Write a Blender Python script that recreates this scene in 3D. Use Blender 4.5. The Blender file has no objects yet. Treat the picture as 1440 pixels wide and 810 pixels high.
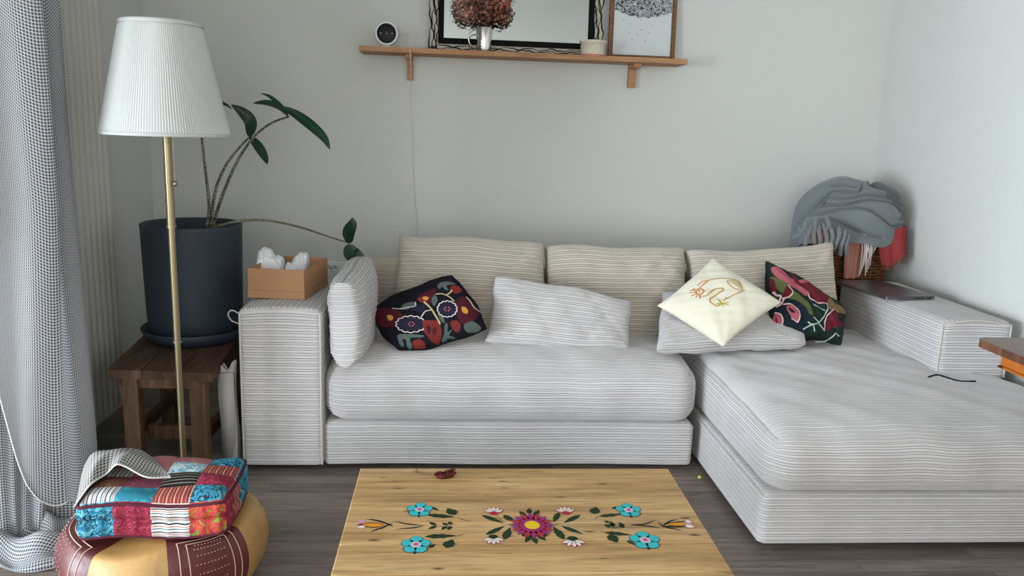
import bpy, math, random
import numpy as np
from mathutils import Matrix, Vector
random.seed(7); rng = np.random.default_rng(7)
PI = math.pi
C = bpy.context.scene.collection

# ------------------------------------------------------------------ camera
F_PX = 1108.6; CAM_H = 1.25
_y = np.array([-80., -225., F_PX]); _y /= np.linalg.norm(_y)
_z = np.array([-188., 5529., F_PX]); _z -= _y * (_z @ _y); _z /= np.linalg.norm(_z)
_x = np.cross(_z, _y)
cd = bpy.data.cameras.new('camera'); cam = bpy.data.objects.new('camera', cd); C.objects.link(cam)
cd.sensor_width = 36; cd.lens = 36 * F_PX / 1440; cd.clip_start = 0.05
r_ = (_x[0], _y[0], -_z[0]); d_ = (_x[1], _y[1], -_z[1]); f_ = (_x[2], _y[2], -_z[2])
cam.matrix_world = Matrix(((r_[0], -d_[0], -f_[0], 0), (r_[1], -d_[1], -f_[1], 0), (r_[2], -d_[2], -f_[2], CAM_H), (0, 0, 0, 1)))
bpy.context.scene.camera = cam
def _ray(px, py):
    r = np.array([px - 720., py - 405., F_PX]); return np.array([r @ _x, r @ _y, -(r @ _z)])
def atY(px, py, y):
    r = _ray(px, py); t = y / r[1]; return np.array([r[0] * t, y, CAM_H + r[2] * t])
def atZ(px, py, z):
    r = _ray(px, py); t = (z - CAM_H) / r[2]; return np.array([r[0] * t, r[1] * t, z])
def atX(px, py, x):
    r = _ray(px, py); t = x / r[0]; return np.array([x, r[1] * t, CAM_H + r[2] * t])

# ------------------------------------------------------------------ world, light, exposure
XL, XR, YB, YF, ZC = -1.443, 2.13, 3.92, -2.6, 2.62
sc = bpy.context.scene
sc.view_settings.view_transform = 'Standard'; sc.view_settings.look = 'None'
sc.view_settings.exposure = 0.0; sc.view_settings.gamma = 1.0; sc.view_settings.use_curve_mapping = False
w = bpy.data.worlds.new('overcast_sky'); sc.world = w; w.use_nodes = True
w.node_tree.nodes['Background'].inputs[0].default_value = (0.80, 0.90, 1.0, 1)
w.node_tree.nodes['Background'].inputs[1].default_value = 1.2
def area(name, loc, rot, sx, sy, power, col):
    l = bpy.data.lights.new(name, 'AREA'); l.shape = 'RECTANGLE'; l.size = sx; l.size_y = sy; l.energy = power; l.color = col
    o = bpy.data.objects.new(name, l); C.objects.link(o); o.location = loc; o.rotation_euler = rot; return o
# daylight just outside the two windows
XW, YN = -4.0, 2.27                  # the room widens to the left in front of the niche
WIN1 = (-2.0, 1.7, 0.2, 1.9)        # on the far left wall: y0, y1, z0, z1
WIN2 = (-0.9, 1.1, 0.5, 2.3)         # on the wall behind the camera: x0, x1, z0, z1
la = area('window_daylight', (XW - 0.35, -.15, .98), (0, -PI / 2, 0), 1.55, 3.6, 520, (0.80, 0.90, 1.0))
area('window_daylight', (0.1, YF - 0.30, 1.4), (PI / 2, 0, 0), 2.0, 1.8, 72, (1.0, 0.94, 0.86))

# ------------------------------------------------------------------ mesh helpers
class MB:
    def __init__(s): s.v = []; s.f = []; s.uv = []; s.m = []; s.n = 0
    def raw(s, verts, faces, uvs=None, mat=0):
        verts = np.asarray(verts, float).reshape(-1, 3); faces = np.asarray(faces, int)
        s.v.append(verts); s.f.append(faces + s.n)
        uvs = np.zeros((len(verts), 2)) if uvs is None else np.asarray(uvs, float).reshape(-1, 2)
        s.uv.append(uvs[faces.ravel()]); s.m.append(np.broadcast_to(np.asarray(mat), (len(faces),)).copy()); s.n += len(verts)
    def grid(s, P, UV=None, mat=0, closed=False, flip=False):
        nv, nu = P.shape[:2]
        idx = np.arange(nv * nu).reshape(nv, nu)
        if closed: idx = np.concatenate([idx, idx[:, :1]], 1)
        a, b, c, d = idx[:-1, :-1], idx[:-1, 1:], idx[1:, 1:], idx[1:, :-1]
        q = np.stack([a, b, c, d] if not flip else [a, d, c, b], -1).reshape(-1, 4)
        if UV is None:
            U, V = np.meshgrid(np.linspace(0, 1, nu), np.linspace(0, 1, nv)); UV = np.stack([U, V], -1)
        s.raw(P.reshape(-1, 3), q, UV.reshape(-1, 2), np.asarray(mat).ravel() if np.ndim(mat) else mat)
    def box(s, lo, hi, mat=0, M=None):
        x0, y0, z0 = lo; x1, y1, z1 = hi
        v = np.array([(x0,y0,z0),(x1,y0,z0),(x1,y1,z0),(x0,y1,z0),(x0,y0,z1),(x1,y0,z1),(x1,y1,z1),(x0,y1,z1)], float)
        if M is not None: v = xf(v, M)
        s.raw(v, [(0,3,2,1),(4,5,6,7),(0,1,5,4),(1,2,6,5),(2,3,7,6),(3,0,4,7)], v[:, :2], mat)
    def build(s, name, mats, parent=None, smooth=True, bevel=0, bseg=2):
        me = bpy.data.meshes.new(name); V = np.concatenate(s.v)
        me.vertices.add(len(V)); me.vertices.foreach_set('co', V.ravel())
        lt = np.concatenate([np.full(len(f), f.shape[1]) for f in s.f]); li = np.concatenate([f.ravel() for f in s.f])
        me.loops.add(len(li)); me.loops.foreach_set('vertex_index', li.astype(np.int32))
        me.polygons.add(len(lt)); me.polygons.foreach_set('loop_start', (np.cumsum(lt) - lt).astype(np.int32))
        me.polygons.foreach_set('loop_total', lt.astype(np.int32))
        me.polygons.foreach_set('material_index', np.concatenate(s.m).astype(np.int32))
        me.polygons.foreach_set('use_smooth', np.full(len(lt), smooth))
        uvl = me.uv_layers.new(name='UVMap'); uvl.data.foreach_set('uv', np.concatenate(s.uv).ravel())
        me.update(calc_edges=True)
        for m in (mats if isinstance(mats, (list, tuple)) else [mats]): me.materials.append(m)
        o = bpy.data.objects.new(name, me); C.objects.link(o)
        if parent is not None:
            o.parent = parent
            o.matrix_parent_inverse = Matrix.Translation(-Vector(parent.location)) if parent.type == 'EMPTY' else Matrix()
        if bevel:
            b = o.modifiers.new('bevel', 'BEVEL'); b.width = bevel; b.segments = bseg; b.limit_method = 'ANGLE'; b.harden_normals = False
        return o
def xf(v, M):
    A = np.array(M)[:3, :3]; t = np.array(M)[:3, 3]; return v @ A.T + t
def tag(o, label, cat, group=None, kind=None):
    o['label'] = label; o['category'] = cat
    if group: o['group'] = group
    if kind: o['kind'] = kind
    return o
def thing(name, label, cat, loc, group=None):
    o = bpy.data.objects.new(name, None); C.objects.link(o); o.location = loc; o.empty_display_size = 0.1
    return tag(o, label, cat, group)
def struct(o): o['kind'] = 'structure'; return o
def nrm(a): return a / np.maximum(np.linalg.norm(a, axis=-1, keepdims=True), 1e-9)
def smooth_path(pts, n=24):
    p = np.asarray(pts, float)
    if len(p) < 3: return p[0] + (p[-1] - p[0]) * np.linspace(0, 1, n)[:, None]
    P = np.vstack([2 * p[0] - p[1], p, 2 * p[-1] - p[-2]]); out = []
    per = max(2, n // (len(p) - 1))
    for i in range(1, len(P) - 2):
        t = np.linspace(0, 1, per, endpoint=False)[:, None]
        a, b, c, d = P[i-1], P[i], P[i+1], P[i+2]
        out.append(.5 * (2*b + (c-a)*t + (2*a-5*b+4*c-d)*t**2 + (3*b-a-3*c+d)*t**3))
    out.append(p[-1:]); return np.vstack(out)
def tube(mb, pts, r, seg=8, mat=0, cap=True):
    p = np.asarray(pts, float); n = len(p); r = np.broadcast_to(np.asarray(r, float), (n,))
    T = nrm(np.gradient(p, axis=0)); up = np.array([0, 0, 1.]) if abs(T[0][2]) < .9 else np.array([1., 0, 0])
    N = nrm(np.cross(T[0], up)); Ns = [N]
    for i in range(1, n):
        N = N - T[i] * (N @ T[i]); N = N / max(np.linalg.norm(N), 1e-9); Ns.append(N)
    Ns = np.array(Ns); Bs = np.cross(T, Ns); a = np.linspace(0, 2*PI, seg, endpoint=False)
    P = p[:, None] + r[:, None, None] * (np.cos(a)[None, :, None] * Ns[:, None] + np.sin(a)[None, :, None] * Bs[:, None])
    L = np.concatenate([[0], np.cumsum(np.linalg.norm(np.diff(p, axis=0), axis=1))])
    UV = np.stack([np.broadcast_to(a / (2*PI), (n, seg)), np.broadcast_to(L[:, None], (n, seg))], -1)
    mb.grid(P, UV, mat, closed=True, flip=True)
    if cap:
        mb.raw(P[0], [list(range(seg))], None, mat); mb.raw(P[-1], [list(range(seg))[::-1]], None, mat)
def lathe(mb, prof, c=(0, 0, 0), seg=48, mat=0):
    pr = np.asarray(prof, float); a = np.linspace(0, 2*PI, seg, endpoint=False)
    P = np.stack([c[0] + pr[:, :1] * np.cos(a), c[1] + pr[:, :1] * np.sin(a), c[2] + np.broadcast_to(pr[:, 1:], (len(pr), seg))], -1)
    L = np.concatenate([[0], np.cumsum(np.linalg.norm(np.diff(pr, axis=0), axis=1))])
    UV = np.stack([np.broadcast_to(a / (2*PI), (len(pr), seg)), np.broadcast_to(L[:, None], (len(pr), seg))], -1)
    mb.grid(P, UV, mat, closed=True)
NS = 20
def ribs(c, pitch, amp):   # one broad and one narrow cord per pitch
    t = np.mod(np.asarray(c) / pitch + 1e-9, 1.0); k = .6
    a = np.abs((t/k-.5)*2); b_ = np.abs(((t-k)/(1-k)-.5)*2)
    return np.where(t < k, amp*np.sqrt(np.clip(1-a**3, 0, 1)), .85*amp*np.sqrt(np.clip(1-b_**3, 0, 1)))
def groove(n):             # cells between two cords that take the painted crease shade
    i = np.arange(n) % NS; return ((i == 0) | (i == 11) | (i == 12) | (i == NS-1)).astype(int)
def rbox(mb, lo, hi, r, axes, pitch=.0195, amp=.0042, deform=None, faces='TFLRBD', na=26):
    """rounded upholstered box with raised cords; axes: which coordinate steps across the cords on each face"""
    lo = np.array(lo, float); hi = np.array(hi, float); ctr = (lo + hi) / 2; h = (hi - lo) / 2
    r = min(r, h.min() * .98)
    defs = {'T': (2, 1, (0, 1)), 'D': (2, -1, (0, 1)), 'F': (1, -1, (0, 2)), 'B': (1, 1, (0, 2)), 'L': (0, -1, (1, 2)), 'R': (0, 1, (1, 2))}
    for fc in faces:
        ax, sg, (i, j) = defs[fc]; rb = axes.get(fc, j); oth = i if rb == j else j
        coarse = fc in 'BD'
        L = 2 * h[rb]; nr = max(1, round(L / pitch)); nb = nr * (NS if not coarse else 2)
        b = np.linspace(-h[rb], h[rb], nb + 1)
        e = r * (1 - np.cos(np.linspace(0, PI/2, 7)))[:-1]
        a = np.concatenate([-h[oth] + np.concatenate([[0], [.004], e[1:]]), np.linspace(-h[oth] + r, h[oth] - r, na), (h[oth] - np.concatenate([[0], [.004], e[1:]]))[::-1]])
        a = np.unique(np.round(a, 6))
        A, B = np.meshgrid(a, b); q = np.zeros(A.shape + (3,)); q[..., oth] = A; q[..., rb] = B; q[..., ax] = sg * h[ax]
        inn = np.clip(q, -(h - r), h - r); n = nrm(q - inn); p = inn + n * r
        d = ribs(B + h[rb], L / nr, amp) if not coarse else 0 * B
        if rb != 2: d = d * np.clip((h[oth] - np.abs(A)) / .008, 0, 1)
        elif fc in 'LRFB': d = d
        p = p + n * d[..., None] + ctr
        if deform is not None: p = deform(p)
        Q = q + ctr; UV = Q[..., [oth, rb]]
        # orientation
        e1 = p[0, 1] - p[0, 0]; m = (p.shape[0] // 2, p.shape[1] // 2)
        du = p[m[0], m[1] + 1] - p[m]; dv = p[m[0] + 1, m[1]] - p[m]
        flip = np.cross(du, dv)[ax] * sg < 0
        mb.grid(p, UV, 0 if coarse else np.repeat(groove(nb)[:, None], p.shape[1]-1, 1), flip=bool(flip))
def lumps(x, y, s=1.0, seed=0):
    return (np.sin(x*7.1*s+seed)*np.sin(y*5.3*s+1.7*seed) + .5*np.sin(x*13.7*s+2.1+seed)*np.sin(y*11.9*s+.7) + .3*np.sin((x+y)*19*s+seed))

class Pillow:
    """soft cushion stretched over four 3-D corners (bl, br, tr, tl as seen from its face)"""
    def __init__(s, bl, br, tr, tl, T, pinch=.07, ex=.42, n=2.2, seed=0, wr=.004, bend=0.0, slump=0.0, wob=.007):
        s.c = [np.array(q, float) for q in (bl, br, tr, tl)]; s.T = T; s.pinch = pinch; s.ex = ex; s.n = n; s.seed = seed; s.wr = wr; s.bend = bend; s.slump = slump; s.wob = wob; s.up = nrm(s.c[3]+s.c[2]-s.c[0]-s.c[1]); s.rt = nrm(s.c[1]+s.c[2]-s.c[0]-s.c[3])
        s.w = (np.linalg.norm(s.c[1]-s.c[0]) + np.linalg.norm(s.c[2]-s.c[3]))/2; s.h = (np.linalg.norm(s.c[3]-s.c[0]) + np.linalg.norm(s.c[2]-s.c[1]))/2
        s.N = nrm(np.cross((s.c[1]+s.c[2]-s.c[0]-s.c[3]), (s.c[3]+s.c[2]-s.c[0]-s.c[1])))
    def base(s, u, v, sgn=1):
        u = np.asarray(u, float)[..., None]; v = np.asarray(v, float)[..., None]
        u2 = u*(1 - s.pinch*(1-v*v)); v2 = v*(1 - s.pinch*(1-u*u)); a = (u2+1)/2; b = (v2+1)/2
        p = (1-a)*(1-b)*s.c[0] + a*(1-b)*s.c[1] + a*b*s.c[2] + (1-a)*b*s.c[3]
        p = p + s.up*(s.wob*(np.sin(2.6*u+s.seed*1.3)+.5*np.sin(6.1*u+s.seed*2.1))*v) + s.rt*(s.wob*.7*(np.sin(2.9*v+s.seed)+.4*np.sin(7*v+s.seed*1.7))*u)
        pr = (np.clip(1-np.abs(u)**s.n, 0, 1)*np.clip(1-np.abs(v)**s.n, 0, 1))**s.ex
        pr = pr * (1 - s.slump * v)
        k = s.wr*pr*(lumps(u*s.w*2, v*s.h*2, 1.6, s.seed) + .6*np.sin(14*np.arctan2(np.abs(v)-1.1, np.abs(u)-1.1))*np.clip(np.abs(u*v)*2-.3, 0, 1))
        return p + s.N*(sgn*(s.T/2*pr + k) + s.bend*(1-u*u))
    def point(s, u, v, sgn=1, off=0):
        u = np.asarray(u, float); v = np.asarray(v, float); e = 1e-3
        uu = np.clip(u, -.995, .995); vv = np.clip(v, -.995, .995)
        du = s.base(uu+e, vv, sgn)-s.base(uu-e, vv, sgn); dv = s.base(uu, vv+e, sgn)-s.base(uu, vv-e, sgn)
        n = nrm(np.cross(du, dv))*sgn
        return s.base(u, v, sgn) + n*np.asarray(off)[..., None]
    def S(s, a, b, off=0): return s.point(2*a/s.w, 2*b/s.h, 1, off)
    def mesh(s, mb, rib='v', pitch=.0195, amp=.0038, nu=44, nv=44, mat=0, skew=0.0, paint=None):
        t = np.linspace(-1, 1, nu); us = np.sign(t)*(1-(1-np.abs(t))**1.7)
        if rib:
            q = np.sin(np.linspace(-PI/2, PI/2, 3001)); o_ = 0*q+.15
            ln = s.base(o_, q) if rib == 'v' else s.base(q, o_); ar = np.concatenate([[0], np.cumsum(np.linalg.norm(np.diff(ln, axis=0), axis=1))])
            nr = max(1, round(ar[-1]/pitch)); vs = np.interp(np.linspace(0, ar[-1], nr*NS+1), ar, q); vs[0], vs[-1] = -1, 1
        else: vs = us if nv == nu else np.linspace(-1, 1, nv)
        for sgn in (1, -1):
            if rib == 'u': U, V = np.meshgrid(vs, us)
            else: U, V = np.meshgrid(us, vs)
            if rib:
                R = V if rib == 'v' else U; O = U if rib == 'v' else V
                ph = np.linspace(0, nr, nr*NS+1); d = ribs(ph, 1., amp); d = np.repeat(d[:, None], U.shape[1], 1) if rib == 'v' else np.repeat(d[None], U.shape[0], 0)
                d = d*np.clip((1-np.abs(O))*12, 0, 1)
            else: d = 0*U
            P = s.point(U, V, sgn, d)
            MI = mat
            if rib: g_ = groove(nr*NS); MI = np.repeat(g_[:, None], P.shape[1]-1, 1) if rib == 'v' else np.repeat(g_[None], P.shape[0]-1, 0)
            if paint and sgn > 0 and not rib:
                ca = U*s.w/2; cb = V*s.h/2; ca = (ca[:-1, :-1]+ca[1:, 1:])/2; cb = (cb[:-1, :-1]+cb[1:, 1:])/2; MI = np.full(ca.shape, mat)
                for poly, m_ in paint:
                    q = np.asarray(poly, float); ins = np.zeros(ca.shape, bool)
                    for k in range(len(q)):
                        x1, y1 = q[k]; x2, y2 = q[k-1]
                        if y1 != y2: ins ^= ((y1 > cb) != (y2 > cb)) & (ca < (x2-x1)*(cb-y1)/(y2-y1)+x1)
                    MI[ins] = m_
            mb.grid(P, np.stack([U*s.w/2, V*s.h/2], -1), MI, flip=(sgn < 0))
        return mb
def decal(mb, S, pts, off=.0006, rings=3, mat=0):
    p = np.asarray(pts, float); c = p.mean(0); n = len(p)
    ks = np.linspace(0, 1, rings+1)[1:]
    R = np.stack([c + (p-c)*k for k in ks]); P = S(R[..., 0], R[..., 1], off)
    area2 = np.sum(p[:, 0]*np.roll(p[:, 1], -1) - np.roll(p[:, 0], -1)*p[:, 1]); fl = area2 < 0
    mb.grid(P, R, mat, closed=True, flip=not fl)
    cp = S(np.array([c[0]]), np.array([c[1]]), off)
    tri = [(0, 1+i, 1+(i+1) % n) if not fl else (0, 1+(i+1) % n, 1+i) for i in range(n)]
    mb.raw(np.vstack([cp, P[0]]), tri, None, mat)
def stroke(mb, S, pts, wd, off=.0007, mat=0, sm=True, taper=False):
    p = smooth_path(pts, max(12, 8*len(pts))) if sm else np.asarray(pts, float)
    t = nrm(np.gradient(p, axis=0)); nn = np.stack([-t[:, 1], t[:, 0]], -1)
    k = np.full(len(p), wd/2)
    if taper: k = k*np.clip(np.sin(np.linspace(.15, PI-.05, len(p))), .12, 1)
    g = np.stack([p - nn*k[:, None], p, p + nn*k[:, None]], 1)
    mb.grid(S(g[..., 0], g[..., 1], off), g, mat, flip=True)
def blob(cx, cy, rx, ry, n=20, wob=0., k=5, ang=0., ph=0.):
    a = np.linspace(0, 2*PI, n, endpoint=False); r = 1 + wob*np.cos(k*a+ph)
    x = rx*r*np.cos(a); y = ry*r*np.sin(a); return np.stack([cx + x*math.cos(ang)-y*math.sin(ang), cy + x*math.sin(ang)+y*math.cos(ang)], -1)
def leafpts(x0, y0, x1, y1, wd, n=9, serr=0., curve=0.):
    t = np.linspace(0, 1, n); d = np.array([x1-x0, y1-y0]); L = np.linalg.norm(d); d /= L; m = np.array([-d[1], d[0]])
    k = wd/2*np.sin(PI*t**.8)*(1+serr*np.cos(t*PI*7)); c = curve*np.sin(PI*t)
    a = np.array([x0, y0]) + d*(t*L)[:, None]
    return np.vstack([a + m*(c+k)[:, None], (a + m*(c-k)[:, None])[-2:0:-1]])

# ------------------------------------------------------------------ materials
def nt(name):
    m = bpy.data.materials.new(name); m.use_nodes = True; t = m.node_tree; return m, t, t.nodes['Principled BSDF']
def rgb(r, g, b):
    f = lambda c: ((c/255)/12.92 if c/255 <= .04045 else ((c/255+.055)/1.055)**2.4); return (f(r), f(g), f(b), 1)
def mat(name, col, rough=.7, metal=0., noise=0., nscale=20., col2=None, bump=0., bscale=80., spec=.4, stretch=None, coord='Object', sheen=0.):
    m, t, b = nt(name); N = t.nodes; L = t.links
    b.inputs['Base Color'].default_value = col; b.inputs['Roughness'].default_value = rough; b.inputs['Metallic'].default_value = metal
    b.inputs['Specular IOR Level'].default_value = spec
    if sheen: b.inputs['Sheen Weight'].default_value = sheen
    tc = N.new('ShaderNodeTexCoord'); mp = N.new('ShaderNodeMapping'); L.new(tc.outputs[coord], mp.inputs[0])
    if stretch: mp.inputs['Scale'].default_value = stretch
    if noise or col2:
        n = N.new('ShaderNodeTexNoise'); n.inputs['Scale'].default_value = nscale; n.inputs['Detail'].default_value = 6; L.new(mp.outputs[0], n.inputs[0])
        mx = N.new('ShaderNodeMix'); mx.data_type = 'RGBA'; cr = N.new('ShaderNodeMapRange'); cr.inputs[1].default_value = .3; cr.inputs[2].default_value = .7
        L.new(n.outputs[0], cr.inputs[0]); L.new(cr.outputs[0], mx.inputs[0])
        c2 = col2 or tuple(min(1, c*(1-noise)) for c in col[:3]) + (1,)
        mx.inputs[6].default_value = col; mx.inputs[7].default_value = c2; L.new(mx.outputs[2], b.inputs['Base Color'])
    if bump:
        n2 = N.new('ShaderNodeTexNoise'); n2.inputs['Scale'].default_value = bscale; n2.inputs['Detail'].default_value = 5; L.new(mp.outputs[0], n2.inputs[0])
        bp = N.new('ShaderNodeBump'); bp.inputs['Strength'].default_value = bump; bp.inputs['Distance'].default_value = .004; L.new(n2.outputs[0], bp.inputs['Height']); L.new(bp.outputs[0], b.inputs['Normal'])
    return m
M_wall = mat('plaster_paint', rgb(208, 209, 204), .85, bump=.55, bscale=75, noise=.03, nscale=1.5)
M_ceil = mat('ceiling_paint', rgb(188, 188, 184), .9)
def wood(name, c1, c2, c3, stretch, nscale=6., rough=.55, knots=0.0, coord='Object', spec=.35, band=0.):
    m, t, b = nt(name); N = t.nodes; L = t.links
    tc = N.new('ShaderNodeTexCoord'); mp = N.new('ShaderNodeMapping'); mp.inputs['Scale'].default_value = stretch; L.new(tc.outputs[coord], mp.inputs[0])
    n = N.new('ShaderNodeTexNoise'); n.inputs['Scale'].default_value = nscale; n.inputs['Detail'].default_value = 8; n.inputs['Roughness'].default_value = .62; n.inputs['Distortion'].default_value = .6; L.new(mp.outputs[0], n.inputs[0])
    r = N.new('ShaderNodeValToRGB'); L.new(n.outputs[0], r.inputs[0]); e = r.color_ramp.elements
    e[0].position = .28; e[0].color = c1; e[1].position = .72; e[1].color = c3; k = e.new(.5); k.color = c2
    n3 = N.new('ShaderNodeTexNoise'); n3.inputs['Scale'].default_value = nscale*5; n3.inputs['Detail'].default_value = 3; L.new(mp.outputs[0], n3.inputs[0])
    mr = N.new('ShaderNodeMapRange'); mr.inputs[1].default_value = .35; mr.inputs[2].default_value = .5; mr.inputs[3].default_value = .62; mr.inputs[4].default_value = 1.; L.new(n3.outputs[0], mr.inputs[0])
    mu = N.new('ShaderNodeMix'); mu.data_type = 'RGBA'; mu.blend_type = 'MULTIPLY'; mu.inputs[0].default_value = .55; L.new(r.outputs[0], mu.inputs[6]); L.new(mr.outputs[0], mu.inputs[7])
    out = mu.outputs[2]
    if knots:
        mp2 = N.new('ShaderNodeMapping'); mp2.inputs['Scale'].default_value = (9, 26, 9); L.new(tc.outputs[coord], mp2.inputs[0])
        vo = N.new('ShaderNodeTexVoronoi'); vo.inputs['Scale'].default_value = 1.0; vo.inputs['Randomness'].default_value = 1.; L.new(mp2.outputs[0], vo.inputs[0])
        k1 = N.new('ShaderNodeMapRange'); k1.inputs[1].default_value = .05; k1.inputs[2].default_value = .16; k1.inputs[3].default_value = 1-knots; k1.inputs[4].default_value = 1; L.new(vo.outputs['Distance'], k1.inputs[0])
        m2 = N.new('ShaderNodeMix'); m2.data_type = 'RGBA'; m2.blend_type = 'MULTIPLY'; m2.inputs[0].default_value = 1; L.new(out, m2.inputs[6]); L.new(k1.outputs[0], m2.inputs[7]); out = m2.outputs[2]
    if band:
        mp3 = N.new('ShaderNodeMapping'); mp3.inputs['Scale'].default_value = (1.1, 7.5, 3); L.new(tc.outputs[coord], mp3.inputs[0])
        n4 = N.new('ShaderNodeTexNoise'); n4.inputs['Scale'].default_value = 1.6; n4.inputs['Detail'].default_value = 4; n4.inputs['Distortion'].default_value = .8; L.new(mp3.outputs[0], n4.inputs[0])
        r4 = N.new('ShaderNodeMapRange'); r4.inputs[1].default_value = .42; r4.inputs[2].default_value = .66; r4.inputs[3].default_value = 0; r4.inputs[4].default_value = band; L.new(n4.outputs[0], r4.inputs[0])
        m4 = N.new('ShaderNodeMix'); m4.data_type = 'RGBA'; L.new(r4.outputs[0], m4.inputs[0]); L.new(out, m4.inputs[6]); m4.inputs[7].default_value = rgb(112, 92, 70); out = m4.outputs[2]
        mp5 = N.new('ShaderNodeMapping'); mp5.inputs['Scale'].default_value = (2.2, 60, 6); L.new(tc.outputs[coord], mp5.inputs[0])
        n5 = N.new('ShaderNodeTexNoise'); n5.inputs['Scale'].default_value = 1.8; n5.inputs['Detail'].default_value = 3; n5.inputs['Distortion'].default_value = 1.2; L.new(mp5.outputs[0], n5.inputs[0])
        r5 = N.new('ShaderNodeMapRange'); r5.inputs[1].default_value = .62; r5.inputs[2].default_value = .70; r5.inputs[3].default_value = 0; r5.inputs[4].default_value = .6; L.new(n5.outputs[0], r5.inputs[0])
        m5 = N.new('ShaderNodeMix'); m5.data_type = 'RGBA'; L.new(r5.outputs[0], m5.inputs[0]); L.new(out, m5.inputs[6]); m5.inputs[7].default_value = rgb(92, 66, 42); out = m5.outputs[2]
    L.new(out, b.inputs['Base Color']); b.inputs['Roughness'].default_value = rough; b.inputs['Specular IOR Level'].default_value = spec
    bp = N.new('ShaderNodeBump'); bp.inputs['Strength'].default_value = .25; bp.inputs['Distance'].default_value = .002; L.new(n3.outputs[0], bp.inputs['Height']); L.new(bp.outputs[0], b.inputs['Normal'])
    return m
def floor_mat():
    m, t, b = nt('laminate'); N = t.nodes; L = t.links
    tc = N.new('ShaderNodeTexCoord')
    br = N.new('ShaderNodeTexBrick'); L.new(tc.outputs['Object'], br.inputs[0])
    br.inputs['Scale'].default_value = 1; br.inputs['Brick Width'].default_value = .62; br.inputs['Row Height'].default_value = .066; br.inputs['Mortar Size'].default_value = .0008
    br.inputs['Color1'].default_value = (0, 0, 0, 1); br.inputs['Color2'].default_value = (1, 1, 1, 1); br.inputs['Mortar'].default_value = (.3, .3, .3, 1); br.offset_frequency = 2; br.offset = .37; br.inputs['Bias'].default_value = 0
    mp = N.new('ShaderNodeMapping'); mp.inputs['Scale'].default_value = (1.3, 16, 1); L.new(tc.outputs['Object'], mp.inputs[0])
    ad = N.new('ShaderNodeVectorMath'); ad.operation = 'MULTIPLY_ADD'; L.new(br.outputs[0], ad.inputs[0]); ad.inputs[1].default_value = (7, 3, 5); L.new(mp.outputs[0], ad.inputs[2])
    n = N.new('ShaderNodeTexNoise'); n.inputs['Scale'].default_value = 3.2; n.inputs['Detail'].default_value = 7; n.inputs['Roughness'].default_value = .65; n.inputs['Distortion'].default_value = .5; L.new(ad.outputs[0], n.inputs[0])
    r = N.new('ShaderNodeValToRGB'); e = r.color_ramp.elements; e[0].position = .3; e[0].color = rgb(96, 84, 78); e[1].position = .72; e[1].color = rgb(150, 135, 124); L.new(n.outputs[0], r.inputs[0])
    mx = N.new('ShaderNodeMix'); mx.data_type = 'RGBA'; mx.blend_type = 'MULTIPLY'; mx.inputs[0].default_value = 1
    mr = N.new('ShaderNodeMapRange'); mr.inputs[3].default_value = .72; mr.inputs[4].default_value = 1.08; L.new(br.outputs[0], mr.inputs[0]); L.new(r.outputs[0], mx.inputs[6]); L.new(mr.outputs[0], mx.inputs[7])
    mm = N.new('ShaderNodeMix'); mm.data_type = 'RGBA'; L.new(br.outputs['Fac'], mm.inputs[0]); L.new(mx.outputs[2], mm.inputs[6]); mm.inputs[7].default_value = rgb(70, 60, 55)
    L.new(mm.outputs[2], b.inputs['Base Color']); b.inputs['Roughness'].default_value = .42; b.inputs['Specular IOR Level'].default_value = .4
    return m
M_floor = floor_mat()
def flat0(n, r, g, b): return mat(n, rgb(r, g, b), .95, spec=.1)
M_cord = mat('corduroy', rgb(204, 200, 199), .92, noise=.13, nscale=7, spec=.15, bump=.25, bscale=260, sheen=.25)
M_cord2 = mat('corduroy_beige', rgb(204, 193, 180), .92, noise=.12, nscale=6, spec=.15, bump=.25, bscale=260, sheen=.2)
M_groove_shade = flat0('corduroy_groove_shade', 152, 147, 144); M_groove_shade2 = flat0('beige_groove_shade', 136, 124, 114); MC = [M_cord, M_groove_shade]; MC2 = [M_cord2, M_groove_shade2]  # darker groove colours paint in the shade between the cords
M_seam = mat('seam_cord', rgb(196, 188, 180), .9)
M_table = wood('pine', rgb(146, 112, 70), rgb(194, 154, 102), rgb(216, 182, 132), (1.3, 20, 6), 1.5, .5, knots=.85, band=.32)
M_oak = wood('shelf_pine', rgb(150, 108, 74), rgb(176, 130, 92), rgb(192, 146, 106), (2, 22, 22), 2.5, .6)
M_dark_wood = wood('weathered_wood', rgb(46, 32, 24), rgb(78, 55, 40), rgb(104, 76, 56), (16, 2, 3), 2.5, .7)
M_leg_wood = wood('weathered_leg_wood', rgb(66, 46, 32), rgb(96, 70, 50), rgb(120, 90, 64), (12, 12, 1.6), 3, .7)
M_walnut = wood('walnut', rgb(66, 40, 28), rgb(98, 62, 44), rgb(126, 84, 60), (3, 14, 3), 2, .3)
M_orange = wood('honey_wood', rgb(150, 78, 22), rgb(184, 104, 34), rgb(200, 122, 46), (14, 2, 3), 2, .35)
M_frame_wood = wood('frame_wood', rgb(86, 58, 36), rgb(116, 82, 52), rgb(134, 98, 64), (4, 4, 18), 3, .45)
M_white = mat('white_plastic', rgb(226, 226, 224), .35)
M_rad = mat('radiator_enamel', rgb(196, 193, 184), .4)
M_black = mat('black_gloss', rgb(8, 8, 9), .4, spec=.2)
M_blackm = mat('black_matt', rgb(11, 10, 10), .75, spec=.15)
M_brass = mat('brushed_brass', rgb(150, 138, 108), .38, metal=.9)
M_steel = mat('steel', rgb(206, 202, 194), .16, metal=1.)
M_pot = mat('slate_blue_glaze', rgb(40, 50, 62), .55, noise=.15, nscale=6)
M_soil = mat('soil', rgb(38, 30, 24), .95, bump=.8, bscale=120)
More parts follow.
